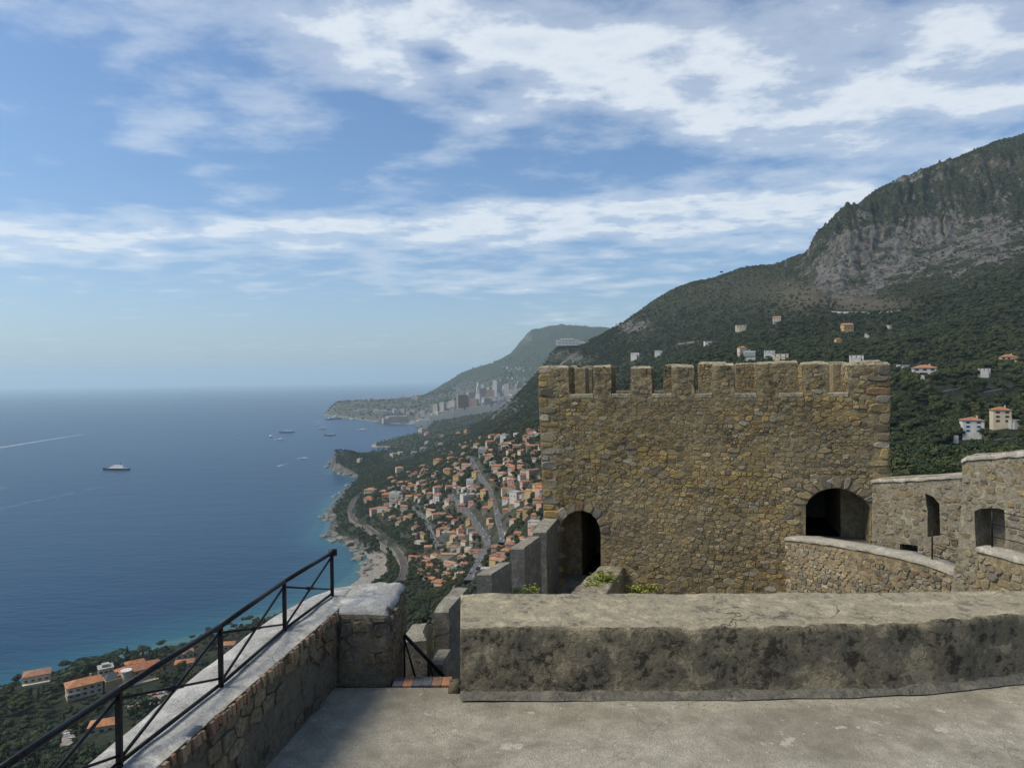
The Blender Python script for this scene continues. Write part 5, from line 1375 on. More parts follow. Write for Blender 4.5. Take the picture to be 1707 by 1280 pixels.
def villa_d(r_):
    P_('wall', wall_box(10, 10, 7), WM['cream'], r_); P_('roof', join_vf([box_vf(-5.4, 5.4, -5.4, 5.4, 7, 7.5), box_vf(-2.5, 2.5, -2.5, 2.5, 7.503, 9.6)]), FLATR, r_); win_row(r_, 10, 10, (1, 4), 3, 3, 'green', -1)
vhouse('garden_pavilion', 176, 1125, 545, 35, 'small flat roofed cream pavilion between the orange roofed villa and the mansion', villa_d)
def small(rf):
    def fn(r_):
        P_('wall', wall_box(14, 10, 5), WM['cream'], r_); P_('roof', hip_vf(14, 10, 5, 2.0, .7), RM[rf], r_); win_row(r_, 14, 10, (1.5,), 3, 2, 'green', -1)
    return fn
vhouse('beach_house', 308, 1113, 590, 20, 'low cream house with terracotta roof and pool behind the railing', small('terracotta'))
vhouse('beach_house', 308, 1097, 640, 30, 'low house with a bright orange roof near the shoreline pines', small('orange'))
vhouse('beach_house', 378, 1080, 655, 15, 'low orange roofed house just above the pale wall top', small('orange'))
vhouse('beach_house', 225, 1112, 600, 35, 'terracotta roofed house half hidden behind the mansion', small('terracotta'))
vhouse('garage_house', 172, 1222, 430, 20, 'small orange roofed outbuilding by the parking area', small('orange'))

# ---- terrace walls on the wooded slope
TWS = masonry('terrace_stone', False, (.26, .235, .19), .6, .8, .6)
for (xa, ya, xb, yb, h_) in [(1395, 587, 1440, 590, 4), (1255, 556, 1300, 549, 3), (1425, 596, 1465, 592, 4), (1600, 610, 1640, 604, 2.5), (1560, 660, 1600, 652, 2.5), (1640, 660, 1690, 650, 3), (1500, 640, 1530, 636, 2), (1330, 588, 1375, 586, 3), (1180, 590, 1215, 588, 3), (1560, 530, 1640, 520, 3), (1510, 580, 1560, 575, 2.5), (1640, 740, 1690, 735, 1.6), (1130, 575, 1165, 570, 3), (1290, 570, 1330, 566, 3)]:
    pts_ = [hit(xa + (xb - xa) * t, ya + (yb - ya) * t, dmin=140) for t in np.linspace(0, 1, 6)]
    if any(p_ is None for p_ in pts_): continue
    pts_ = [p_ for p_ in pts_ if abs(p_[1] - pts_[0][1]) < 120]
    if len(pts_) < 3: continue
    P = smooth_path(pts_, 5); P[:, 2] += h_ * .8
    v, f = ribbon_vf(P, -.4, .4, 0, h_ + 2); o = mesh('terrace_wall', v, f, TWS); tag(o, 'pale dry stone terrace wall on the wooded hillside', 'wall', 'terrace walls on the wooded hillside')
    for e_ in (6, 13): HOUSES.append((P[len(P) // 2, 0] * (1 - e_ / P[0, 1]), P[len(P) // 2, 1] - e_, 11))

# ================================================================== trees
def leafmat(name, a, c, trans=0.0):
    m, nb, b = new_mat(name)
    oi = nb.n('ShaderNodeObjectInfo').outputs['Random']
    at_ = nb.n('ShaderNodeAttribute'); at_.attribute_name = 'tint'
    sepc = nb.n('ShaderNodeSeparateColor'); nb.link(at_.outputs['Color'], sepc.inputs[0])
    loc_ = nb.n('ShaderNodeObjectInfo').outputs['Location']
    k = nb.math('ADD', nb.math('MULTIPLY', oi, .38), nb.math('MULTIPLY', sepc.outputs[0], .30))
    k = nb.math('ADD', k, nb.math('MULTIPLY', nb.ramp(nb.noise(loc_, .022, 3, .6), .36, .66), .42), clamp=True)
    nb.link(nb.mix(k, a + (1,), c + (1,)), b.inputs['Base Color']); b.inputs['Roughness'].default_value = .75
    return m
LEAF = leafmat('broad_leaves', (.010, .021, .008), (.078, .089, .030))
NEEDLE = leafmat('pine_needles', (.014, .027, .012), (.038, .058, .022))
SCRUB = leafmat('scrub_leaves', (.030, .040, .018), (.085, .090, .042))
WEED = leafmat('weed_leaves', (.16, .22, .02), (.30, .36, .04))
BARK = plain('bark', (.07, .055, .042), .95, .2, 3.0)
def crown_vf(lobes, n, size, seed, flat=0.0, core=True):
    R = np.random.default_rng(seed); V = []; Fc = []; C = []
    vol = np.array([l[3] ** 2 for l in lobes]); vol = vol / vol.sum()
    for i in range(n):
        l = lobes[R.choice(len(lobes), p=vol)]
        d = R.normal(size=3); d /= np.linalg.norm(d)
        if d[2] < -.35 and R.random() < .6: d[2] *= -1
        sz3 = np.array([l[3], l[3], l[4] if len(l) > 4 else l[3]])
        c = np.array(l[:3]) + d * sz3 * R.uniform(.72, 1.06)
        nn = d + R.normal(0, .5, 3); nn /= np.linalg.norm(nn)
        a = np.cross(nn, R.normal(size=3)); a /= np.linalg.norm(a); b_ = np.cross(nn, a)
        s = size * R.uniform(.6, 1.3)
        k = len(V); V += [c - a * s, c - b_ * s * .62, c + a * s, c + b_ * s * .62]; Fc.append((k, k + 1, k + 2, k + 3)); C += [[R.random()] * 3] * 4
    if core:
        for l in lobes:
            bm = bmesh.new(); bmesh.ops.create_icosphere(bm, subdivisions=2, radius=1)
            k = len(V); sz3 = np.array([l[3], l[3], l[4] if len(l) > 4 else l[3]]) * .80
            bm.verts.index_update()
            for vtx in bm.verts:
                q = np.array(vtx.co); q = q * sz3 * R.uniform(.85, 1.1) + np.array(l[:3]); V.append(q); C.append([.3 + .3 * R.random()] * 3)
            Fc += [tuple(k + x.index for x in ff.verts) for ff in bm.faces]; bm.free()
    return V, Fc, np.array(C)
def lobes_round(seed, n=6):
    R = np.random.default_rng(seed); out = [(0, 0, .60, .27, .27)]
    for i in range(n):
        a = R.uniform(0, 6.28); r = R.uniform(.14, .25); out.append((math.cos(a) * r, math.sin(a) * r, R.uniform(.42, .80), R.uniform(.13, .21), R.uniform(.12, .19)))
    return out
def lobes_pine(seed, n=7):
    R = np.random.default_rng(seed); out = []
    for i in range(n):
        a = R.uniform(0, 6.28); r = R.uniform(.05, .36); out.append((math.cos(a) * r, math.sin(a) * r, .80 + R.uniform(-.06, .08), R.uniform(.16, .24), R.uniform(.08, .12)))
    return out
PROTO = {}
def proto(name, lob, n, size, mat, seed, trunk):
    V, Fc, C = crown_vf(lob, n, size, seed)
    cm = raw_mesh('crown', V, Fc, mat, tint=C)
    tv = []
    for (p0, p1, r0, r1) in trunk: tv.append(tube_vf(p0, p1, r0, 6, r1))
    PROTO[name] = (cm, raw_mesh('trunk', *join_vf(tv), BARK, True))
tr_b = [((0, 0, -.08), (0.01, 0, .45), .035, .022), ((0.01, 0, .38), (.12, .06, .62), .016, .008), ((0.01, 0, .38), (-.12, -.05, .62), .016, .008), ((.01, 0, .40), (0, .02, .75), .018, .006)]
tr_p = [((0, 0, -.05), (.03, .01, .45), .026, .02), ((.03, .01, .45), (.01, 0, .80), .02, .012), ((.03, .01, .50), (.22, .1, .78), .012, .006), ((.03, .01, .52), (-.2, -.08, .78), .012, .006), ((.03, 0, .5), (0, -.22, .76), .01, .005)]
for i in range(4): proto('broad%d' % i, lobes_round(50 + i, 6 + i % 3), 620, .05, LEAF, i, tr_b)
for i in range(2): proto('pine%d' % i, lobes_pine(70 + i), 620, .045, NEEDLE, 10 + i, tr_p)
proto('cypress0', [(0, 0, .12 + .80 * k / 6, .095 * math.sin(math.pi * (.16 + .78 * k / 6.0)) + .012, .12) for k in range(7)], 420, .032, NEEDLE, 20, [((0, 0, -.05), (0, 0, .5), .02, .012)])
for i in range(2): proto('shrub%d' % i, [(0, 0, .3, .42, .34), (.25, .1, .28, .28, .24), (-.22, .15, .25, .27, .25), (.02, -.25, .22, .26, .22)], 260, .085, SCRUB, 30 + i, [((0, 0, -.1), (0, 0, .3), .03, .02), ((0, 0, .1), (.2, .1, .3), .02, .01), ((0, 0, .1), (-.2, .1, .3), .02, .01)])
def tree(kind, pos, h, label, group, name, wide=1.0, rz=None):
    r_ = empty(name, pos, random.uniform(0, 6.28) if rz is None else rz, (h * wide, h * wide, h))
    tag(r_, label, 'shrub' if 'shrub' in kind else 'tree', group)
    cm, tm = PROTO[kind]
    return obj_from('crown', cm, r_), obj_from('trunk', tm, r_)
# where trees stand: world-even sampling of the hill, thinned by ground cover
R = np.random.default_rng(5)
def sample(n, d0, d1, u0, u1):
    d = np.sqrt(R.uniform(d0 ** 2, d1 ** 2, n)); u = R.uniform(u0, u1, n); return u, d
def gi(A, u, d):
    a = np.clip(np.searchsorted(Ugrid, u), 0, nc - 1); c = np.clip(np.searchsorted(Lgrid, np.log(d)), 0, nr - 1); return A[c, a]
runmax = np.maximum.accumulate(TT, axis=0)
def visible(u, d, z, h):
    a = np.clip(np.searchsorted(Ugrid, u), 0, nc - 1); c = np.clip(np.searchsorted(Lgrid, np.log(d)) - 2, 0, nr - 1)
    t = (z + h - 250) / d; ok = t > runmax[c, a] - .002
    px = u * F + 853.5; py = horizon(px) - t * F; pyb = horizon(px) - (z - 250) / d * F
    behind = ((px > 925) & (px < 1455) & (py > 690)) | ((px > 1480) & (py > 850)) | ((px > 790) & (px < 925) & (py > 1000)) | (py > 1420) | (px < -80) | (px > 1800)
    return ok & ~behind
def clear_of(u, d, pad=1.0):
    x, y = u * d, d; ok = np.ones(len(u), bool)
    for Pq, w_ in ROADPTS:
        for q in Pq[::2]: ok &= (x - q[0]) ** 2 + (y - q[1]) ** 2 > (w_ + 1) ** 2
    for a, c, r in HOUSES: ok &= (x - a) ** 2 + (y - c) ** 2 > (r * pad) ** 2
    return ok
CAND = []          # x, y, z, height, kind
def add_trees(n, d0, d1, u0, u1, hr, prob, kinds, pad=1.0):
    u, d = sample(n, d0, d1, u0, u1)
    z = ground_z(u * d, d)
    keep = R.random(n) < prob(u, d, z)
    keep &= gi(land, u, d) & (gi(SAND, u, d) < .3)
    u, d, z = u[keep], d[keep], z[keep]
    h = R.uniform(hr[0], hr[1], len(u))
    ok = visible(u, d, z, h); u, d, z, h = u[ok], d[ok], z[ok], h[ok]
    ok = clear_of(u, d, pad); u, d, z, h = u[ok], d[ok], z[ok], h[ok]
    ks = R.choice(kinds, len(u))
    CAND.extend(zip(u * d, d, z - .3, h, ks))
BK = ['broad0', 'broad1', 'broad2', 'broad3']; PK = ['pine0', 'pine1']
rockf = lambda u, d: 1 - .93 * sstep(.15, .6, gi(ROCK, u, d))
dryf = lambda u, d: 1 - .8 * gi(DRY, u, d)
patch = lambda u, d, s, sd: sstep(.36, .60, fbm(u * d / s, d / s, 3, sd))
# near castle slopes
add_trees(5200, 70, 330, -.25, .06, (2.5, 5), lambda u, d, z: .8 + 0 * u, BK + ['shrub0', 'shrub1'])
add_trees(2600, 120, 330, .40, .80, (4, 8), lambda u, d, z: .75 + 0 * u, BK + BK + PK)
# wooded hillside to the right
add_trees(24000, 330, 1150, .04, .80, (3.5, 11), lambda u, d, z: (.38 + .4 * patch(u, d, 45, 12)) * rockf(u, d) * dryf(u, d) * (1 - .75 * sstep(330, 420, z)), BK + BK + PK + ['cypress0'])
# scrub on the mountain
add_trees(42000, 1000, 1950, .10, .80, (2.0, 5.0), lambda u, d, z: (.35 + .65 * patch(u, d, 70, 3)) * (1 - .75 * sstep(.25, .7, gi(ROCK, u, d))) * dryf(u, d), ['shrub0', 'shrub1', 'shrub0', 'broad1'])
add_trees(9000, 1050, 2150, .0, .46, (5, 9), lambda u, d, z: .75 * rockf(u, d) * (1 - sstep(340, 430, z)), BK + PK)
# gardens in the town
add_trees(24000, 480, 1900, -.22, .05, (4, 8.5), lambda u, d, z: (.18 + .6 * patch(u, d, 60, 8)), BK + BK + BK + ['cypress0'] + PK, .9)
# coast strip, headland, point
add_trees(8000, 700, 2300, -.27, -.10, (5, 9), lambda u, d, z: np.where((gi(cdist, u, d) < 150) & (gi(cdist, u, d) > 12), .8, 0) * rockf(u, d), BK + PK + PK)
add_trees(5000, 1700, 3400, -.20, .0, (6, 10), lambda u, d, z: .55 * rockf(u, d), BK + PK)
# spur below the hotel
add_trees(6000, 1500, 2300, -.06, .16, (5, 9), lambda u, d, z: .85 * rockf(u, d), BK + PK)
# seaside villas
add_trees(2600, 300, 720, -.80, -.16, (6, 12), lambda u, d, z: .35 + .6 * patch(u, d, 40, 2), BK + PK + PK + ['cypress0'], 1.05)
add_trees(2500, 300, 720, -.80, -.16, (3, 6), lambda u, d, z: .6 + 0 * u, BK + ['shrub0'], 1.0)
# far shore and the rock of the old town
add_trees(2600, 4300, 6400, -.27, -.08, (11, 18), lambda u, d, z: np.where(z > 22, .5, .08), BK)
add_trees(5000, 3600, 6800, -.13, .04, (11, 18), lambda u, d, z: np.where(z < 190, .10, .35) * patch(u, d, 160, 4), BK)
print('tree candidates', len(CAND))

# ---- special trees first
def special(kind, px, py, h, label, name, wide=1.0, dmin=250, group=None):
    q = hit(px, py, dmin=dmin); k = 0
    while (q is None or q[2] < 2.5) and k < 25: py += 2; k += 1; q = hit(px, py, dmin=dmin)
    if q is None: return
    return tree(kind, q - np.array([0, 0, .3]), h, label, group, name, wide)
special('pine0', 118, 1150, 18, 'broad dark umbrella pine beside the seaside villas', 'umbrella_pine', 1.3)
special('pine1', 150, 1130, 17, 'wide umbrella pine between the villa and the sea', 'umbrella_pine', 1.5)
special('pine0', 188, 1112, 14, 'low spreading umbrella pine on the seaward garden edge', 'umbrella_pine', 1.5)
for px, py, h in ((212, 1108, 17), (260, 1098, 13), (216, 1104, 12)): special('cypress0', px, py, h, 'slender dark cypress at the seaside garden edge', 'cypress', 1.2, group='cypresses by the sea')
for px, py, h in ((275, 1090, 14), (286, 1091, 11), (307, 1090, 14)): special('pine1', px, py, h, 'lone thin trunked pine standing against the sea', 'coastal_pine', .7, group='thin pines by the sea')
q = hit(1203, 461, dmin=900)
rp = tree('pine0', q, 13, 'lone windswept pine on the bare mountain ridge', None, 'ridge_pine', .9)
# ---- the 300 that show largest stand as individuals, the others are woodland
CAND.sort(key=lambda t: -t[3] / t[1])
SINGLE = CAND[:285]; REST = CAND[285:]
def where_of(x, y):
    px = x / y * F + 853.5
    if y < 350 and px < 900: return 'below the castle terrace', 'trees below the castle terrace'
    if px > 900: return 'on the wooded hillside', 'trees on the wooded hillside'
    if px < 480: return 'around the seaside villas', 'trees around the seaside villas'
    return 'among the town gardens', 'trees among the town gardens'
NM = {'broad': ('broadleaf_tree', 'round crowned green broadleaf tree'), 'pine': ('pine_tree', 'dark flat crowned pine'), 'cypre': ('cypress', 'narrow dark cypress'), 'shrub': ('shrub', 'low olive green shrub')}
CROWN = {}
for (x, y, z, h, k) in SINGLE:
    wtxt, g = where_of(x, y); key = 'cypre' if k.startswith('cyp') else k[:-1]
    nm, lb = NM[key]
    hc = 'small ' if h < 3.5 else ('mid sized ' if h < 6 else ('tall ' if h < 9 else 'very tall '))
    c_, t_ = tree(str(k), (x, y, z), h, hc + lb + ' ' + wtxt, g, nm, random.uniform(.9, 1.25))
    CROWN.setdefault(str(k), c_)
for k in PROTO:
    if k not in CROWN:
        for (x, y, z, h, kk) in REST:
            if kk == k:
                key = 'cypre' if k.startswith('cyp') else k[:-1]; wtxt, g = where_of(x, y)
                CROWN[k], _ = tree(k, (x, y, z), h, NM[key][1] + ' ' + wtxt, g, NM[key][0]); break
def scatter(name, label, pts, crown):
    me = bpy.data.meshes.new(name); me.from_pydata([(p_[0], p_[1], p_[2]) for p_ in pts], [], [])
    a = me.attributes.new('size', 'FLOAT', 'POINT'); a.data.foreach_set('value', [float(p_[3]) for p_ in pts])
    a = me.attributes.new('turn', 'FLOAT', 'POINT'); a.data.foreach_set('value', [random.uniform(0, 6.28) for p_ in pts])
    o = obj_from(name, me); tag(o, label, 'woodland', kind='stuff')
    ng = bpy.data.node_groups.new(name, 'GeometryNodeTree')
    ng.interface.new_socket('Geometry', in_out='INPUT', socket_type='NodeSocketGeometry'); ng.interface.new_socket('Geometry', in_out='OUTPUT', socket_type='NodeSocketGeometry')
    gi_ = ng.nodes.new('NodeGroupInput'); go = ng.nodes.new('NodeGroupOutput')
    ip = ng.nodes.new('GeometryNodeInstanceOnPoints'); oi = ng.nodes.new('GeometryNodeObjectInfo'); oi.inputs[0].default_value = crown
    try: oi.inputs['As Instance'].default_value = True
    except Exception: pass
    def na(nm):
        q_ = ng.nodes.new('GeometryNodeInputNamedAttribute'); q_.data_type = 'FLOAT'; q_.inputs[0].default_value = nm; return q_.outputs[0]
    cx_ = ng.nodes.new('ShaderNodeCombineXYZ'); ng.links.new(na('turn'), cx_.inputs[2])
    L_ = ng.links.new
    L_(gi_.outputs[0], ip.inputs['Points']); L_(oi.outputs['Geometry'], ip.inputs['Instance']); L_(cx_.outputs[0], ip.inputs['Rotation']); L_(na('size'), ip.inputs['Scale']); L_(ip.outputs[0], go.inputs[0])
    md = o.modifiers.new('scatter', 'NODES'); md.node_group = ng
    return o
WN = {'broad': ('broadleaf_woodland', 'dense green broadleaf woodland covering hillside and town gardens'), 'pine': ('pine_woodland', 'dark pine woodland scattered over the slopes'), 'cypre': ('cypress_woodland', 'slim dark cypresses scattered over the slopes'), 'shrub': ('mountain_scrub', 'low olive scrub dotting the mountain side')}
for k in PROTO:
    pts = [p_ for p_ in REST if p_[4] == k]
    key = 'cypre' if k.startswith('cyp') else k[:-1]
    if pts: scatter(WN[key][0], WN[key][1], pts, CROWN[k])

# ================================================================== far city
def tower_mat(name, col):
    m, nb, b = new_mat(name)
    oc = nb.n('ShaderNodeTexCoord').outputs['Object']; sp_ = nb.n('ShaderNodeSeparateXYZ'); nb.link(oc, sp_.inputs[0])
    zf = nb.math('FRACT', nb.math('DIVIDE', sp_.outputs[2], 3.4)); xf = nb.math('FRACT', nb.math('DIVIDE', nb.math('ADD', sp_.outputs[0], sp_.outputs[1]), 4.2))
    wn = nb.math('MULTIPLY', nb.math('GREATER_THAN', zf, .5), nb.math('GREATER_THAN', xf, .42))
    nb.link(nb.mix(nb.math('MULTIPLY', wn, .75), col + (1,), (.06, .07, .085, 1)), b.inputs['Base Color']); return m
CITY = {'pale': tower_mat('block_pale', (.46, .43, .38)), 'white': tower_mat('block_white', (.60, .58, .55)), 'rose': tower_mat('block_rose', (.42, .29, .22)), 'brown': tower_mat('block_brown', (.28, .20, .15)), 'sand': tower_mat('block_sand', (.48, .38, .26))}
MASS = []
def block(px, py, wpx, hpx, col, form, label, group, dmin=3300, deep=.7, mass=False):
    q = hit(px, py, dmin=dmin)
    if q is None: return
    W_ = wpx * q[1] / F; H_ = hpx * q[1] / F; L_ = W_ * deep
    if mass:
        MASS.append(shift(box_vf(-W_ / 2, W_ / 2, -L_ / 2, L_ / 2, -12, H_), *q)); return
    r_ = empty('city_building', q, math.radians(random.uniform(-30, 30))); tag(r_, label, 'building', group)
    vf = box_vf(-W_ / 2, W_ / 2, -L_ / 2, L_ / 2, -12, H_)
    if form == 1: vf = join_vf([vf, box_vf(-W_ * .72, -W_ * .502, -L_ * .4, L_ * .4, -12, H_ * .72)])
    if form == 2: vf = join_vf([vf, box_vf(W_ * .502, W_ * .95, -L_ * .45, L_ * .45, -12, H_ * .55)])
    obj_from('wall', raw_mesh('wall', *vf, CITY[col]), r_)
    if form == 3: obj_from('roof', raw_mesh('roof', *hip_vf(W_, L_, H_, W_ * .16, .8), RM['faded red']), r_)
    else: obj_from('roof', raw_mesh('roof', *join_vf([box_vf(-W_ / 2 - .4, W_ / 2 + .4, -L_ / 2 - .4, L_ / 2 + .4, H_, H_ + 1.0), box_vf(-W_ * .2, W_ * .2, -L_ * .2, L_ * .2, H_ + 1.003, H_ + 4)]), FLATR), r_)
CL = {'pale': 'pale', 'white': 'white', 'rose': 'rose coloured', 'brown': 'brown', 'sand': 'sandy'}
G1 = 'apartment blocks of the far city'
for (px, py, w_, h_, c_) in [(771, 707, 17, 34, 'brown'), (727, 700, 9, 26, 'pale'), (738, 698, 9, 27, 'pale'), (799, 658, 6, 20, 'white'), (805, 658, 5, 17, 'white'), (826, 664, 7, 30, 'white'), (833, 660, 6, 24, 'pale'), (775, 712, 10, 16, 'sand'), (742, 715, 30, 12, 'pale'), (790, 700, 14, 24, 'rose'), (812, 690, 14, 22, 'pale'), (755, 690, 12, 22, 'pale'), (785, 680, 12, 26, 'rose'), (818, 672, 12, 22, 'rose'), (845, 662, 9, 22, 'pale')]:
    block(px, py, w_, h_, c_, random.choice((0, 1, 2)), 'tall ' + CL[c_] + ' tower block rising over the far city', 'tower blocks of the far city')
rq = random.Random(4); made = 0
while made < 160:
    px = rq.uniform(690, 905); py = rq.uniform(650, 716)
    if py < 700 - (px - 690) * .33 or px > 905: continue
    c_ = rq.choice(('pale', 'pale', 'white', 'rose', 'sand', 'rose', 'brown')); h_ = rq.choice((7, 8, 10, 12, 15)); made += 1
    block(px, py, rq.uniform(5, 12), h_, c_, rq.choice((0, 1, 2, 0)), CL[c_] + ' flat roofed apartment block in the far city', G1, dmin=3400)
for i in range(42):
    px = rq.uniform(552, 705); c_ = rq.choice(('rose', 'sand', 'pale'))
    block(px, rq.uniform(667.5, 672) - (px - 552) * .03, rq.uniform(4, 8), rq.uniform(2.5, 5), c_, 3, CL[c_] + ' old town house with a faded red roof on the far headland rock', 'old town houses on the rock', dmin=4800)
for i in range(20):
    px = rq.uniform(578, 690); c_ = rq.choice(('rose', 'sand', 'pale'))
    block(px, rq.uniform(688, 693), rq.uniform(6, 11), rq.uniform(5, 8), c_, 0, CL[c_] + ' quayside building along the far harbour', 'quayside buildings of the far harbour', dmin=4000)
for (px, py, w_, h_, c_) in [(662, 703, 34, 9, 'sand'), (640, 704, 14, 5, 'pale'), (698, 707, 9, 7, 'white'), (688, 707, 7, 6, 'white')]:
    block(px, py, w_, h_, c_, 1, 'long ' + CL[c_] + ' waterfront building on the far harbour shore', 'waterfront buildings of the far harbour', dmin=3300, deep=.4)
for i in range(700):
    px = rq.uniform(692, 880); py = rq.uniform(650, 717)
    if py < 706 - (px - 690) * .28: continue
    c_ = rq.choice(('pale', 'white', 'rose', 'sand', 'pale'))
    block(px, py, rq.uniform(3.5, 8), rq.choice((5, 6, 8, 10, 13)), c_, rq.choice((0, 1, 2)), CL[c_] + ' flat roofed apartment block in the far city', G1, dmin=3250, mass=True)
# villas scattered up the far mountain
o = obj_from('city_blocks', raw_mesh('city_blocks', *join_vf(MASS), tower_mat('block_light', (.56, .52, .46)))); tag(o, 'dense mass of small pale blocks filling the far city slopes', 'buildings', kind='stuff')
for i in range(30):
    px = rq.uniform(835, 905); py = rq.uniform(612, 640)
    block(px, py, rq.uniform(2, 4), rq.uniform(1.5, 3), 'white', 0, 'tiny white villa high on the hazy far mountain', 'white villas on the far mountain', dmin=3600)

# ================================================================== cliff-top hotel
CONC = facade('white_concrete', (.66, .65, .62), .06); GLAZ = plain('tinted_glass', (.05, .06, .07), .2, .2, .2)
q = at(955, 576, 1890)
ht_ = empty('cliff_hotel', (q[0], q[1], q[2] - 4), math.radians(-8)); tag(ht_, 'long white terraced hotel with stacked balconies on the cliff edge', 'hotel')
px1 = 1890 / F
for i, (x0, x1, z0) in enumerate([(-27, 27, 0), (-28, 26, 2.6), (-28, 26, 5.2), (-28, 10, 7.8), (-20, 2, 10.4)]):
    x0, x1, z0, z1 = x0 * px1, x1 * px1, z0 * px1 + 2, (z0 + 2.6) * px1 + 2
    v, f = box_vf(x0 + 2, x1 - 2, -8, 12, z0 - (12 if i == 0 else 0), z1 - 2.4); obj_from('storey', raw_mesh('storey', v, f, GLAZ), ht_)
    v, f = box_vf(x0, x1, -12 + i * .8, 13, z1 - 2.4, z1 - .003); obj_from('balcony', raw_mesh('balcony', v, f, CONC), ht_)
    for k in range(9):
        xx = x0 + (x1 - x0) * (k + .5) / 9; v, f = box_vf(xx - .5, xx + .5, -11, -8.01, z0 + .01, z1 - 2.41); obj_from('fin', raw_mesh('fin', v, f, CONC), ht_)

# ================================================================== motorway ledge on the mountain and its wall
mp_ = [at(px, py, d) for px, py, d in ((1385, 521, 1172), (1420, 522, 1165), (1460, 522, 1158), (1495, 520, 1150), (1525, 517, 1142))]
MP = smooth_path(mp_, 8)
v, f = ribbon_vf(MP, -6, 6, 0, 3); o = mesh('mountain_motorway', v, f, MATS['asphalt']); tag(o, kind='structure')
v, f = ribbon_vf(MP, 6.0, 6.8, 1.6, 3.2); mesh('safety_barrier', v, f, CONC, o)
v, f = ribbon_vf(MP, 5.2, 6.4, -3.01, 12); wl = mesh('motorway_wall', v, f, MATS['kerb_stone']); tag(wl, 'long grey retaining wall holding the motorway on the mountain side', 'wall')
# ---- pylon on the ridge
q = hit(1310, 446, dmin=1200)
py_ = empty('power_pylon', q - np.array([0, 0, 1])); tag(py_, 'lattice steel power pylon standing on the mountain ridge', 'pylon')
STEEL = plain('galvanised', (.30, .31, .33), .5, .1, 1.0, .5)
hp = 19.0
for sx_ in (-1, 1):
    for sy_ in (-1, 1):
        v, f = tube_vf((sx_ * 2.6, sy_ * 2.6, 0), (sx_ * .5, sy_ * .5, hp), .22, 5, .14); obj_from('leg', raw_mesh('leg', v, f, STEEL), py_)
for k in range(6):
    t0, t1 = k / 6, (k + 1) / 6; a0, a1 = 2.6 - 2.1 * t0, 2.6 - 2.1 * t1
    for s in (-1, 1):
        v, f = join_vf([tube_vf((-a0, s * a0, t0 * hp), (a1, s * a1, t1 * hp), .12, 4), tube_vf((a0, s * a0, t0 * hp), (-a1, s * a1, t1 * hp), .12, 4)]); obj_from('brace', raw_mesh('brace', v, f, STEEL), py_)
for z_, w_ in ((hp - .5, 7.0), (hp - 4, 5.0)):
    v, f = tube_vf((-w_, 0, z_), (w_, 0, z_), .22, 5); obj_from('cross_arm', raw_mesh('cross_arm', v, f, STEEL), py_)

# parking area and cars
q = at(232, 1172, 478); gz_ = float(ground_z(q[0], q[1]))
def patch_on_ground(name, pix, mat, lift=1.0):
    P = [hit(a, c, dmin=300) for a, c in pix]; zt_ = np.mean([p_[2] for p_ in P])
    v, f = prism_vf([(p_[0], p_[1], max(p_[2], zt_ - 2) + lift) for p_ in P], min(p_[2] for p_ in P) - 5); o = mesh(name, v, f, MATS[mat]); tag(o, kind='structure'); return o
plain('gravel_lot', (.22, .20, .175), .95, .15, .3)
patch_on_ground('car_park', [(205, 1172), (255, 1155), (318, 1140), (322, 1150), (262, 1176), (220, 1188)], 'gravel_lot', 1.2)
patch_on_ground('lower_car_park', [(85, 1228), (118, 1218), (128, 1236), (108, 1250)], 'gravel_lot', 1.2)
CARC = {'white': (.7, .7, .7), 'silver': (.4, .41, .43), 'dark grey': (.05, .05, .055), 'blue': (.05, .1, .25), 'red': (.35, .03, .03)}
CM_ = {k: plain('car_' + k.replace(' ', '_'), c, .3, .03) for k, c in CARC.items()}
TYRE = plain('tyre', (.02, .02, .02), .9)
body_vf = join_vf([box_vf(-2.15, 2.15, -.85, .85, .3, .85)])
cab = ([(-1.5, -.78, .853), (1.0, -.78, .853), (1.0, .78, .853), (-1.5, .78, .853), (-1.0, -.62, 1.42), (.4, -.62, 1.42), (.4, .62, 1.42), (-1.0, .62, 1.42)], box_vf(0, 1, 0, 1, 0, 1)[1])
CABM = raw_mesh('cabin', *cab, PANE); BODM = {k: raw_mesh('body', *body_vf, CM_[k]) for k in CM_}; ROOFM = {k: raw_mesh('roof', *box_vf(-.98, .38, -.6, .6, 1.423, 1.46), CM_[k]) for k in CM_}
WHM = raw_mesh('wheel', *tube_vf((0, -.12, 0), (0, .12, 0), .32, 10), TYRE)
def car(pos, rz, col, label, group):
    r_ = empty('parked_car', pos, rz); tag(r_, label, 'car', group)
    obj_from('body', BODM[col], r_); obj_from('cabin', CABM, r_); obj_from('roof', ROOFM[col], r_)
    for sx_ in (-1.35, 1.35):
        for sy_ in (-.8, .8): obj_from('wheel', WHM, r_, (sx_, sy_, .32))
def drop(px, py, obs, lift):      # onto the lot
    h = hit(px, py, dmin=300); return h
bpy.context.view_layer.update()
dg = bpy.context.evaluated_depsgraph_get()
def cast(px, py):
    r_ = ray(px, py); o_ = EYE + r_ * 200
    ok, loc, nrm, idx, ob, mx = scene.ray_cast(dg, Vector(o_), Vector(r_).normalized())
    return (np.array(loc), ob.name) if ok else (None, None)
hzo.hide_viewport = True; bpy.context.view_layer.update(); dg = bpy.context.evaluated_depsgraph_get()
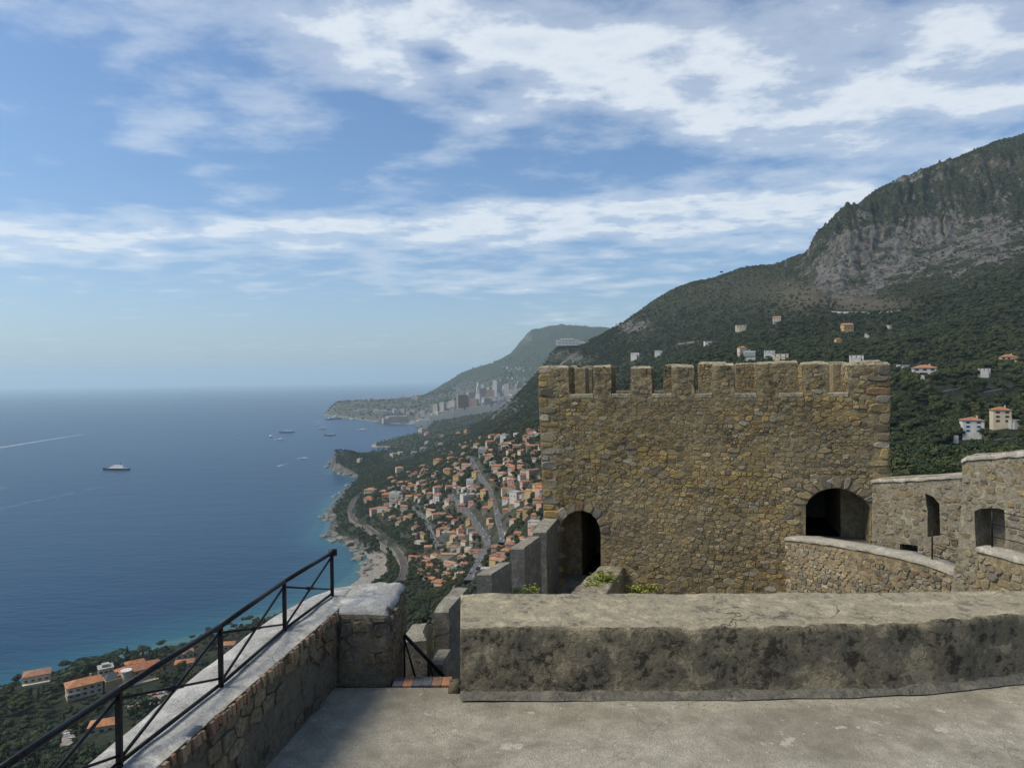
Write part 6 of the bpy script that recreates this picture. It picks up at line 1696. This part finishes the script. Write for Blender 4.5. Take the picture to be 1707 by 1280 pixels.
for i, (px, py) in enumerate([(214, 1172), (219, 1178), (224, 1170), (231, 1174), (237, 1164), (243, 1166), (250, 1161), (257, 1158), (262, 1168), (268, 1156), (276, 1153), (283, 1151), (291, 1148), (299, 1146), (226, 1181), (234, 1180), (241, 1176), (95, 1228), (100, 1232), (108, 1226), (114, 1224), (119, 1232), (112, 1242)]):
    loc, nm = cast(px, py)
    if loc is None or 'car_park' not in (nm or ''): continue
    c_ = random.choice(('white', 'white', 'silver', 'dark grey', 'blue', 'red', 'silver'))
    w_ = 'parked below the ochre mansion' if px > 180 else 'parked on the lower lot by the outbuilding'
    car((loc[0], loc[1], loc[2] + .01), math.radians(random.choice((40, 130)) + random.uniform(-6, 6)), c_, c_ + ' car ' + w_, 'cars ' + w_)
for P, n in ((R1, 16), (R2, 18), (R3, 6)):
    for k in range(n):
        i = random.randrange(2, len(P) - 3); t = P[i + 1] - P[i]; t = t / np.linalg.norm(t); s = random.choice((-2.6, 2.6, 3.9, -3.9))
        c_ = random.choice(('white', 'silver', 'dark grey', 'white', 'blue'))
        car((P[i][0] + t[1] * s, P[i][1] - t[0] * s, P[i][2] + .01), math.atan2(t[1], t[0]), c_, c_ + ' car on a town street', 'cars on the town streets')
hzo.hide_viewport = False

# ================================================================== boats
NAVY = plain('hull_navy', (.012, .018, .035), .3, .05); HULLW = plain('hull_white', (.70, .70, .70), .35, .04); DECK = plain('teak', (.35, .26, .17), .7)
def hull_vf(L, B, H):
    V = []; n = 14; st = []
    for i in range(n):
        t = i / (n - 1); x = -L / 2 + L * t
        b_ = B / 2 * (1 - max(0, (t - .45) / .55) ** 2.2) * (.86 + .14 * min(1, t / .25)); sh_ = H * (1 + .35 * t ** 2)
        if i == n - 1: b_ = .02 * B
        V += [(x, -b_, sh_), (x - L * .03 * t, -b_ * .8, 0), (x - L * .04 * t, 0, -.4 * H), (x - L * .03 * t, b_ * .8, 0), (x, b_, sh_)]
    Fc = []
    for i in range(n - 1):
        for j in range(4): a = i * 5 + j; Fc.append((a, a + 1, a + 6, a + 5))
        a = i * 5; Fc.append((a, a + 5, a + 9, a + 4))
    Fc += [(0, 4, 3, 2, 1), tuple((n - 1) * 5 + k for k in range(5))]
    return V, Fc
def house_vf(x0, x1, b_, z0, z1, rake):
    return [(x0, -b_, z0), (x1, -b_, z0), (x1, b_, z0), (x0, b_, z0), (x0 + rake * .3, -b_ * .86, z1), (x1 - rake, -b_ * .86, z1), (x1 - rake, b_ * .86, z1), (x0 + rake * .3, b_ * .86, z1)], box_vf(0, 1, 0, 1, 0, 1)[1]
def yacht(px, py, Lpx, heading, hull, label, group=None, tiers=3, name='motor_yacht'):
    q = on_level(px, py, 0.0); L = Lpx * (1.0 if Lpx > 30 else 1.35) * q[1] / F; B = L * .17; H = L * .055
    r_ = empty(name, (q[0], q[1], 0), math.radians(heading)); tag(r_, label, 'yacht', group)
    P_('hull', hull_vf(L, B, H), NAVY if hull == 'n' else HULLW, r_)
    P_('deck', house_vf(-L * .46, L * .30, B * .40, H * .9, H * 1.12, L * .05), DECK, r_)
    z = H * 1.12; x0, x1 = -L * .33, L * .22
    for k in range(tiers):
        h_ = L * .032; bb = B * (.40 - .05 * k)
        s_ = P_('deckhouse', house_vf(x0, x1, bb, z + .003, z + h_, L * .04), HULLW, r_)
        P_('window_band', house_vf(x0 + L * .03, x1 - L * .018, bb * 1.01, z + h_ * .38, z + h_ * .72, L * .006), PANE, s_)
        z += h_; x0 += L * .03; x1 -= L * .055
    P_('mast', join_vf([tube_vf((x0 + L * .06, 0, z), (x0 + L * .045, 0, z + L * .09), L * .006, 6), tube_vf((x0 + L * .05, -B * .2, z + L * .05), (x0 + L * .05, B * .2, z + L * .05), L * .004, 5)]), HULLW if hull != 'n' else NAVY, r_)
yacht(193, 783, 49, 172, 'n', 'long superyacht with dark navy hull and white stacked decks alone at anchor', tiers=3)
yacht(478, 721, 19, 185, 'n', 'dark hulled yacht largest of the anchored cluster off the harbour', tiers=3)
yacht(451, 728, 14, 120, 'n', 'dark hulled yacht moored beside the largest of the anchored cluster')
yacht(465, 733, 12, 175, 'w', 'small white yacht anchored below the dark hulled pair')
yacht(398, 724, 9, 100, 'n', 'small dark yacht anchored apart on the seaward side')
yacht(537, 715, 13, 200, 'w', 'white yacht anchored off the headland rock')
yacht(550, 726, 15, 190, 'n', 'dark hulled yacht with white decks between the headland rock and the bay')
yacht(603, 717, 14, 178, 'w', 'white yacht lying inside the bay before the beach front')
yacht(505, 765, 15, 180, 'w', 'white motor cruiser under way near the rocky point', tiers=2)
yacht(527, 709, 8, 185, 'w', 'tiny white yacht off the harbour mouth', tiers=2)
yacht(556, 699, 20, 30, 'n', 'long grey ship lying at the harbour mouth', tiers=2, name='moored_ship')
yacht(563, 695, 14, 40, 'w', 'white cruise ship berthed at the harbour mouth', tiers=4, name='cruise_ship')
for i in range(22):
    px = random.uniform(582, 650); yacht(px, random.uniform(696, 699.5), random.uniform(4, 9), random.uniform(60, 120), 'w', 'white yacht berthed in the far harbour', 'yachts berthed in the far harbour', 2)
# sea foam trails
m, nb, b = new_mat('foam')
p = wpos(nb); nb.link(nb.ramp(nb.noise(p, .08, 5, .7), .42, .62, .05, .8), b.inputs['Alpha']); b.inputs['Base Color'].default_value = (.62, .66, .68, 1)
m, nb, b = new_mat('old_foam')
p = wpos(nb); nb.link(nb.ramp(nb.noise(p, .05, 5, .7), .42, .66, .0, .22), b.inputs['Alpha']); b.inputs['Base Color'].default_value = (.5, .56, .6, 1)
def wake(pts, w0, w1, label, mat='foam'):
    P = np.array([on_level(a, c, 0.0) for a, c in pts]); P = smooth_path(P, 15); n = len(P)
    T_ = np.gradient(P[:, :2], axis=0); T_ /= np.linalg.norm(T_, axis=1)[:, None]; N_ = np.c_[T_[:, 1], -T_[:, 0]]
    V = []; 
    for i in range(n):
        w_ = w0 + (w1 - w0) * i / (n - 1); V += [tuple(P[i, :2] + N_[i] * w_) + (.25,), tuple(P[i, :2] - N_[i] * w_) + (.25,)]
    o = mesh('boat_wake', V, [(2 * i, 2 * i + 1, 2 * i + 3, 2 * i + 2) for i in range(n - 1)], MATS[mat]); tag(o, label, 'wake', kind='stuff')
wake([(141, 724), (100, 730), (50, 738), (0, 746), (-60, 755)], 6, 22, 'long white wake trailing behind the lone speedboat')
wake([(220, 800), (140, 818), (60, 835), (0, 848), (-60, 860)], 3, 10, 'faint old wake drifting below the superyacht', 'old_foam')
wake([(521, 702), (535, 703)], 8, 16, 'short white wake off the harbour mouth')
wake([(463, 777), (480, 772)], 5, 3, 'short white wake near the rocky point')
wake([(435, 690), (452, 699), (480, 705), (515, 708)], 4, 8, 'curved faint wake beyond the anchored cluster', 'old_foam')
wake([(497, 767), (515, 766)], 3, 4, 'white bow foam under the motor cruiser')
wake([(0, 815), (10, 812)], 5, 3, 'short white wake at the sea below the long trail')
wake([(495, 672), (540, 668)], 8, 20, 'distant white wake beyond the headland rock')
yacht(142, 724, 5, 5, 'w', 'small white speedboat drawing a long wake', tiers=1, name='speedboat')

# ---- sea walls and quays
def quay_strip(name, i0, i1, w_, z_):
    P = smooth_path(np.c_[cx[i0:i1], cy[i0:i1], np.full(i1 - i0, z_)], 20)
    v, f = ribbon_vf(P, -2, w_, 0, z_ + 2); o = mesh(name, v, f, MATS['kerb_stone']); tag(o, kind='structure')
quay_strip('point_sea_wall', 30, 35, 16, 4.0); quay_strip('bay_beach_path', 36, 41, 30, 3.0); quay_strip('harbour_quay', 40, 45, 18, 4.0)

# ================================================================== shore rocks
ROCKM = masonry('shore_rock', False, (.26, .24, .205), .9, .5, .5)
RKS = []
for s in range(4):
    bm = bmesh.new(); bmesh.ops.create_icosphere(bm, subdivisions=2, radius=1)
    for v_ in bm.verts:
        k = 1 + .45 * mnoise.fractal(v_.co * 1.3 + Vector((s * 5, 0, 0)), 1, 2, 3); v_.co = Vector((v_.co.x * k, v_.co.y * k, v_.co.z * k * .6))
    me = bpy.data.meshes.new('shore_rock'); bm.to_mesh(me); bm.free(); me.materials.append(ROCKM); RKS.append(me)
for i in range(110):
    seg = random.choice(list(range(12, 27))); t = random.random()
    x = cx[seg] * (1 - t) + cx[seg + 1] * t + random.gauss(0, 9); y = cy[seg] * (1 - t) + cy[seg + 1] * t + random.gauss(0, 9)
    z = max(0.0, min(6, float(ground_z(x, y)))); s = random.uniform(2.5, 7.5)
    o = obj_from('shore_rock', random.choice(RKS), None, (x, y, z), random.uniform(0, 6.28)); o.scale = (s * random.uniform(.8, 1.4), s, s * random.uniform(.6, 1.1)); tag(o, 'pale limestone boulder at the waterline of the wooded point', 'rock', 'boulders along the shore')

# ================================================================== weeds on the masonry
def weed(px, py, d, r, label, n=90):
    c = at(px, py, d); R_ = np.random.default_rng(int(px)); V = []; Fc = []; C = []; S = []
    r_ = empty('wall_weed', c - np.array([0, 0, r * .4])); tag(r_, label, 'plant', 'weeds on the castle walls')
    for i in range(n):
        q = R_.normal(0, .5, 3) * np.array([r * 1.2, r * .7, r * .55]); nn = R_.normal(size=3); nn /= np.linalg.norm(nn); a = np.cross(nn, [0, .3, 1]); a /= np.linalg.norm(a); b_ = np.cross(nn, a); s = r * R_.uniform(.12, .26)
        k = len(V); V += [c + q - a * s, c + q - b_ * s * .5, c + q + a * s, c + q + b_ * s * .5]; Fc.append((k, k + 1, k + 2, k + 3)); C += [[R_.random()] * 3] * 4
        if i % 6 == 0: S.append(tube_vf(c + q, c - np.array([q[0] * -.2, 0, r * .5]), .006, 4))
    mesh('leaves', V, Fc, WEED, r_, tint=np.array(C), base=False); mesh('stems', *join_vf(S), BARK, r_, base=False)
weed(1008, 962, 18.0, .28, 'yellow green weed tuft sprouting on the low wall by the tower doorway', 150)
weed(990, 975, 17.6, .22, 'yellow green weed trailing down the low wall end'); weed(1060, 981, 18.4, .20, 'low yellow green weed at the tower foot'); weed(1085, 980, 18.2, .18, 'low bright weed at the tower foot beside another')
weed(888, 982, 15.8, .16, 'small yellow weed against the grey stair walls'); weed(862, 984, 15.5, .12, 'tiny yellow weed sprig at the stair wall foot')
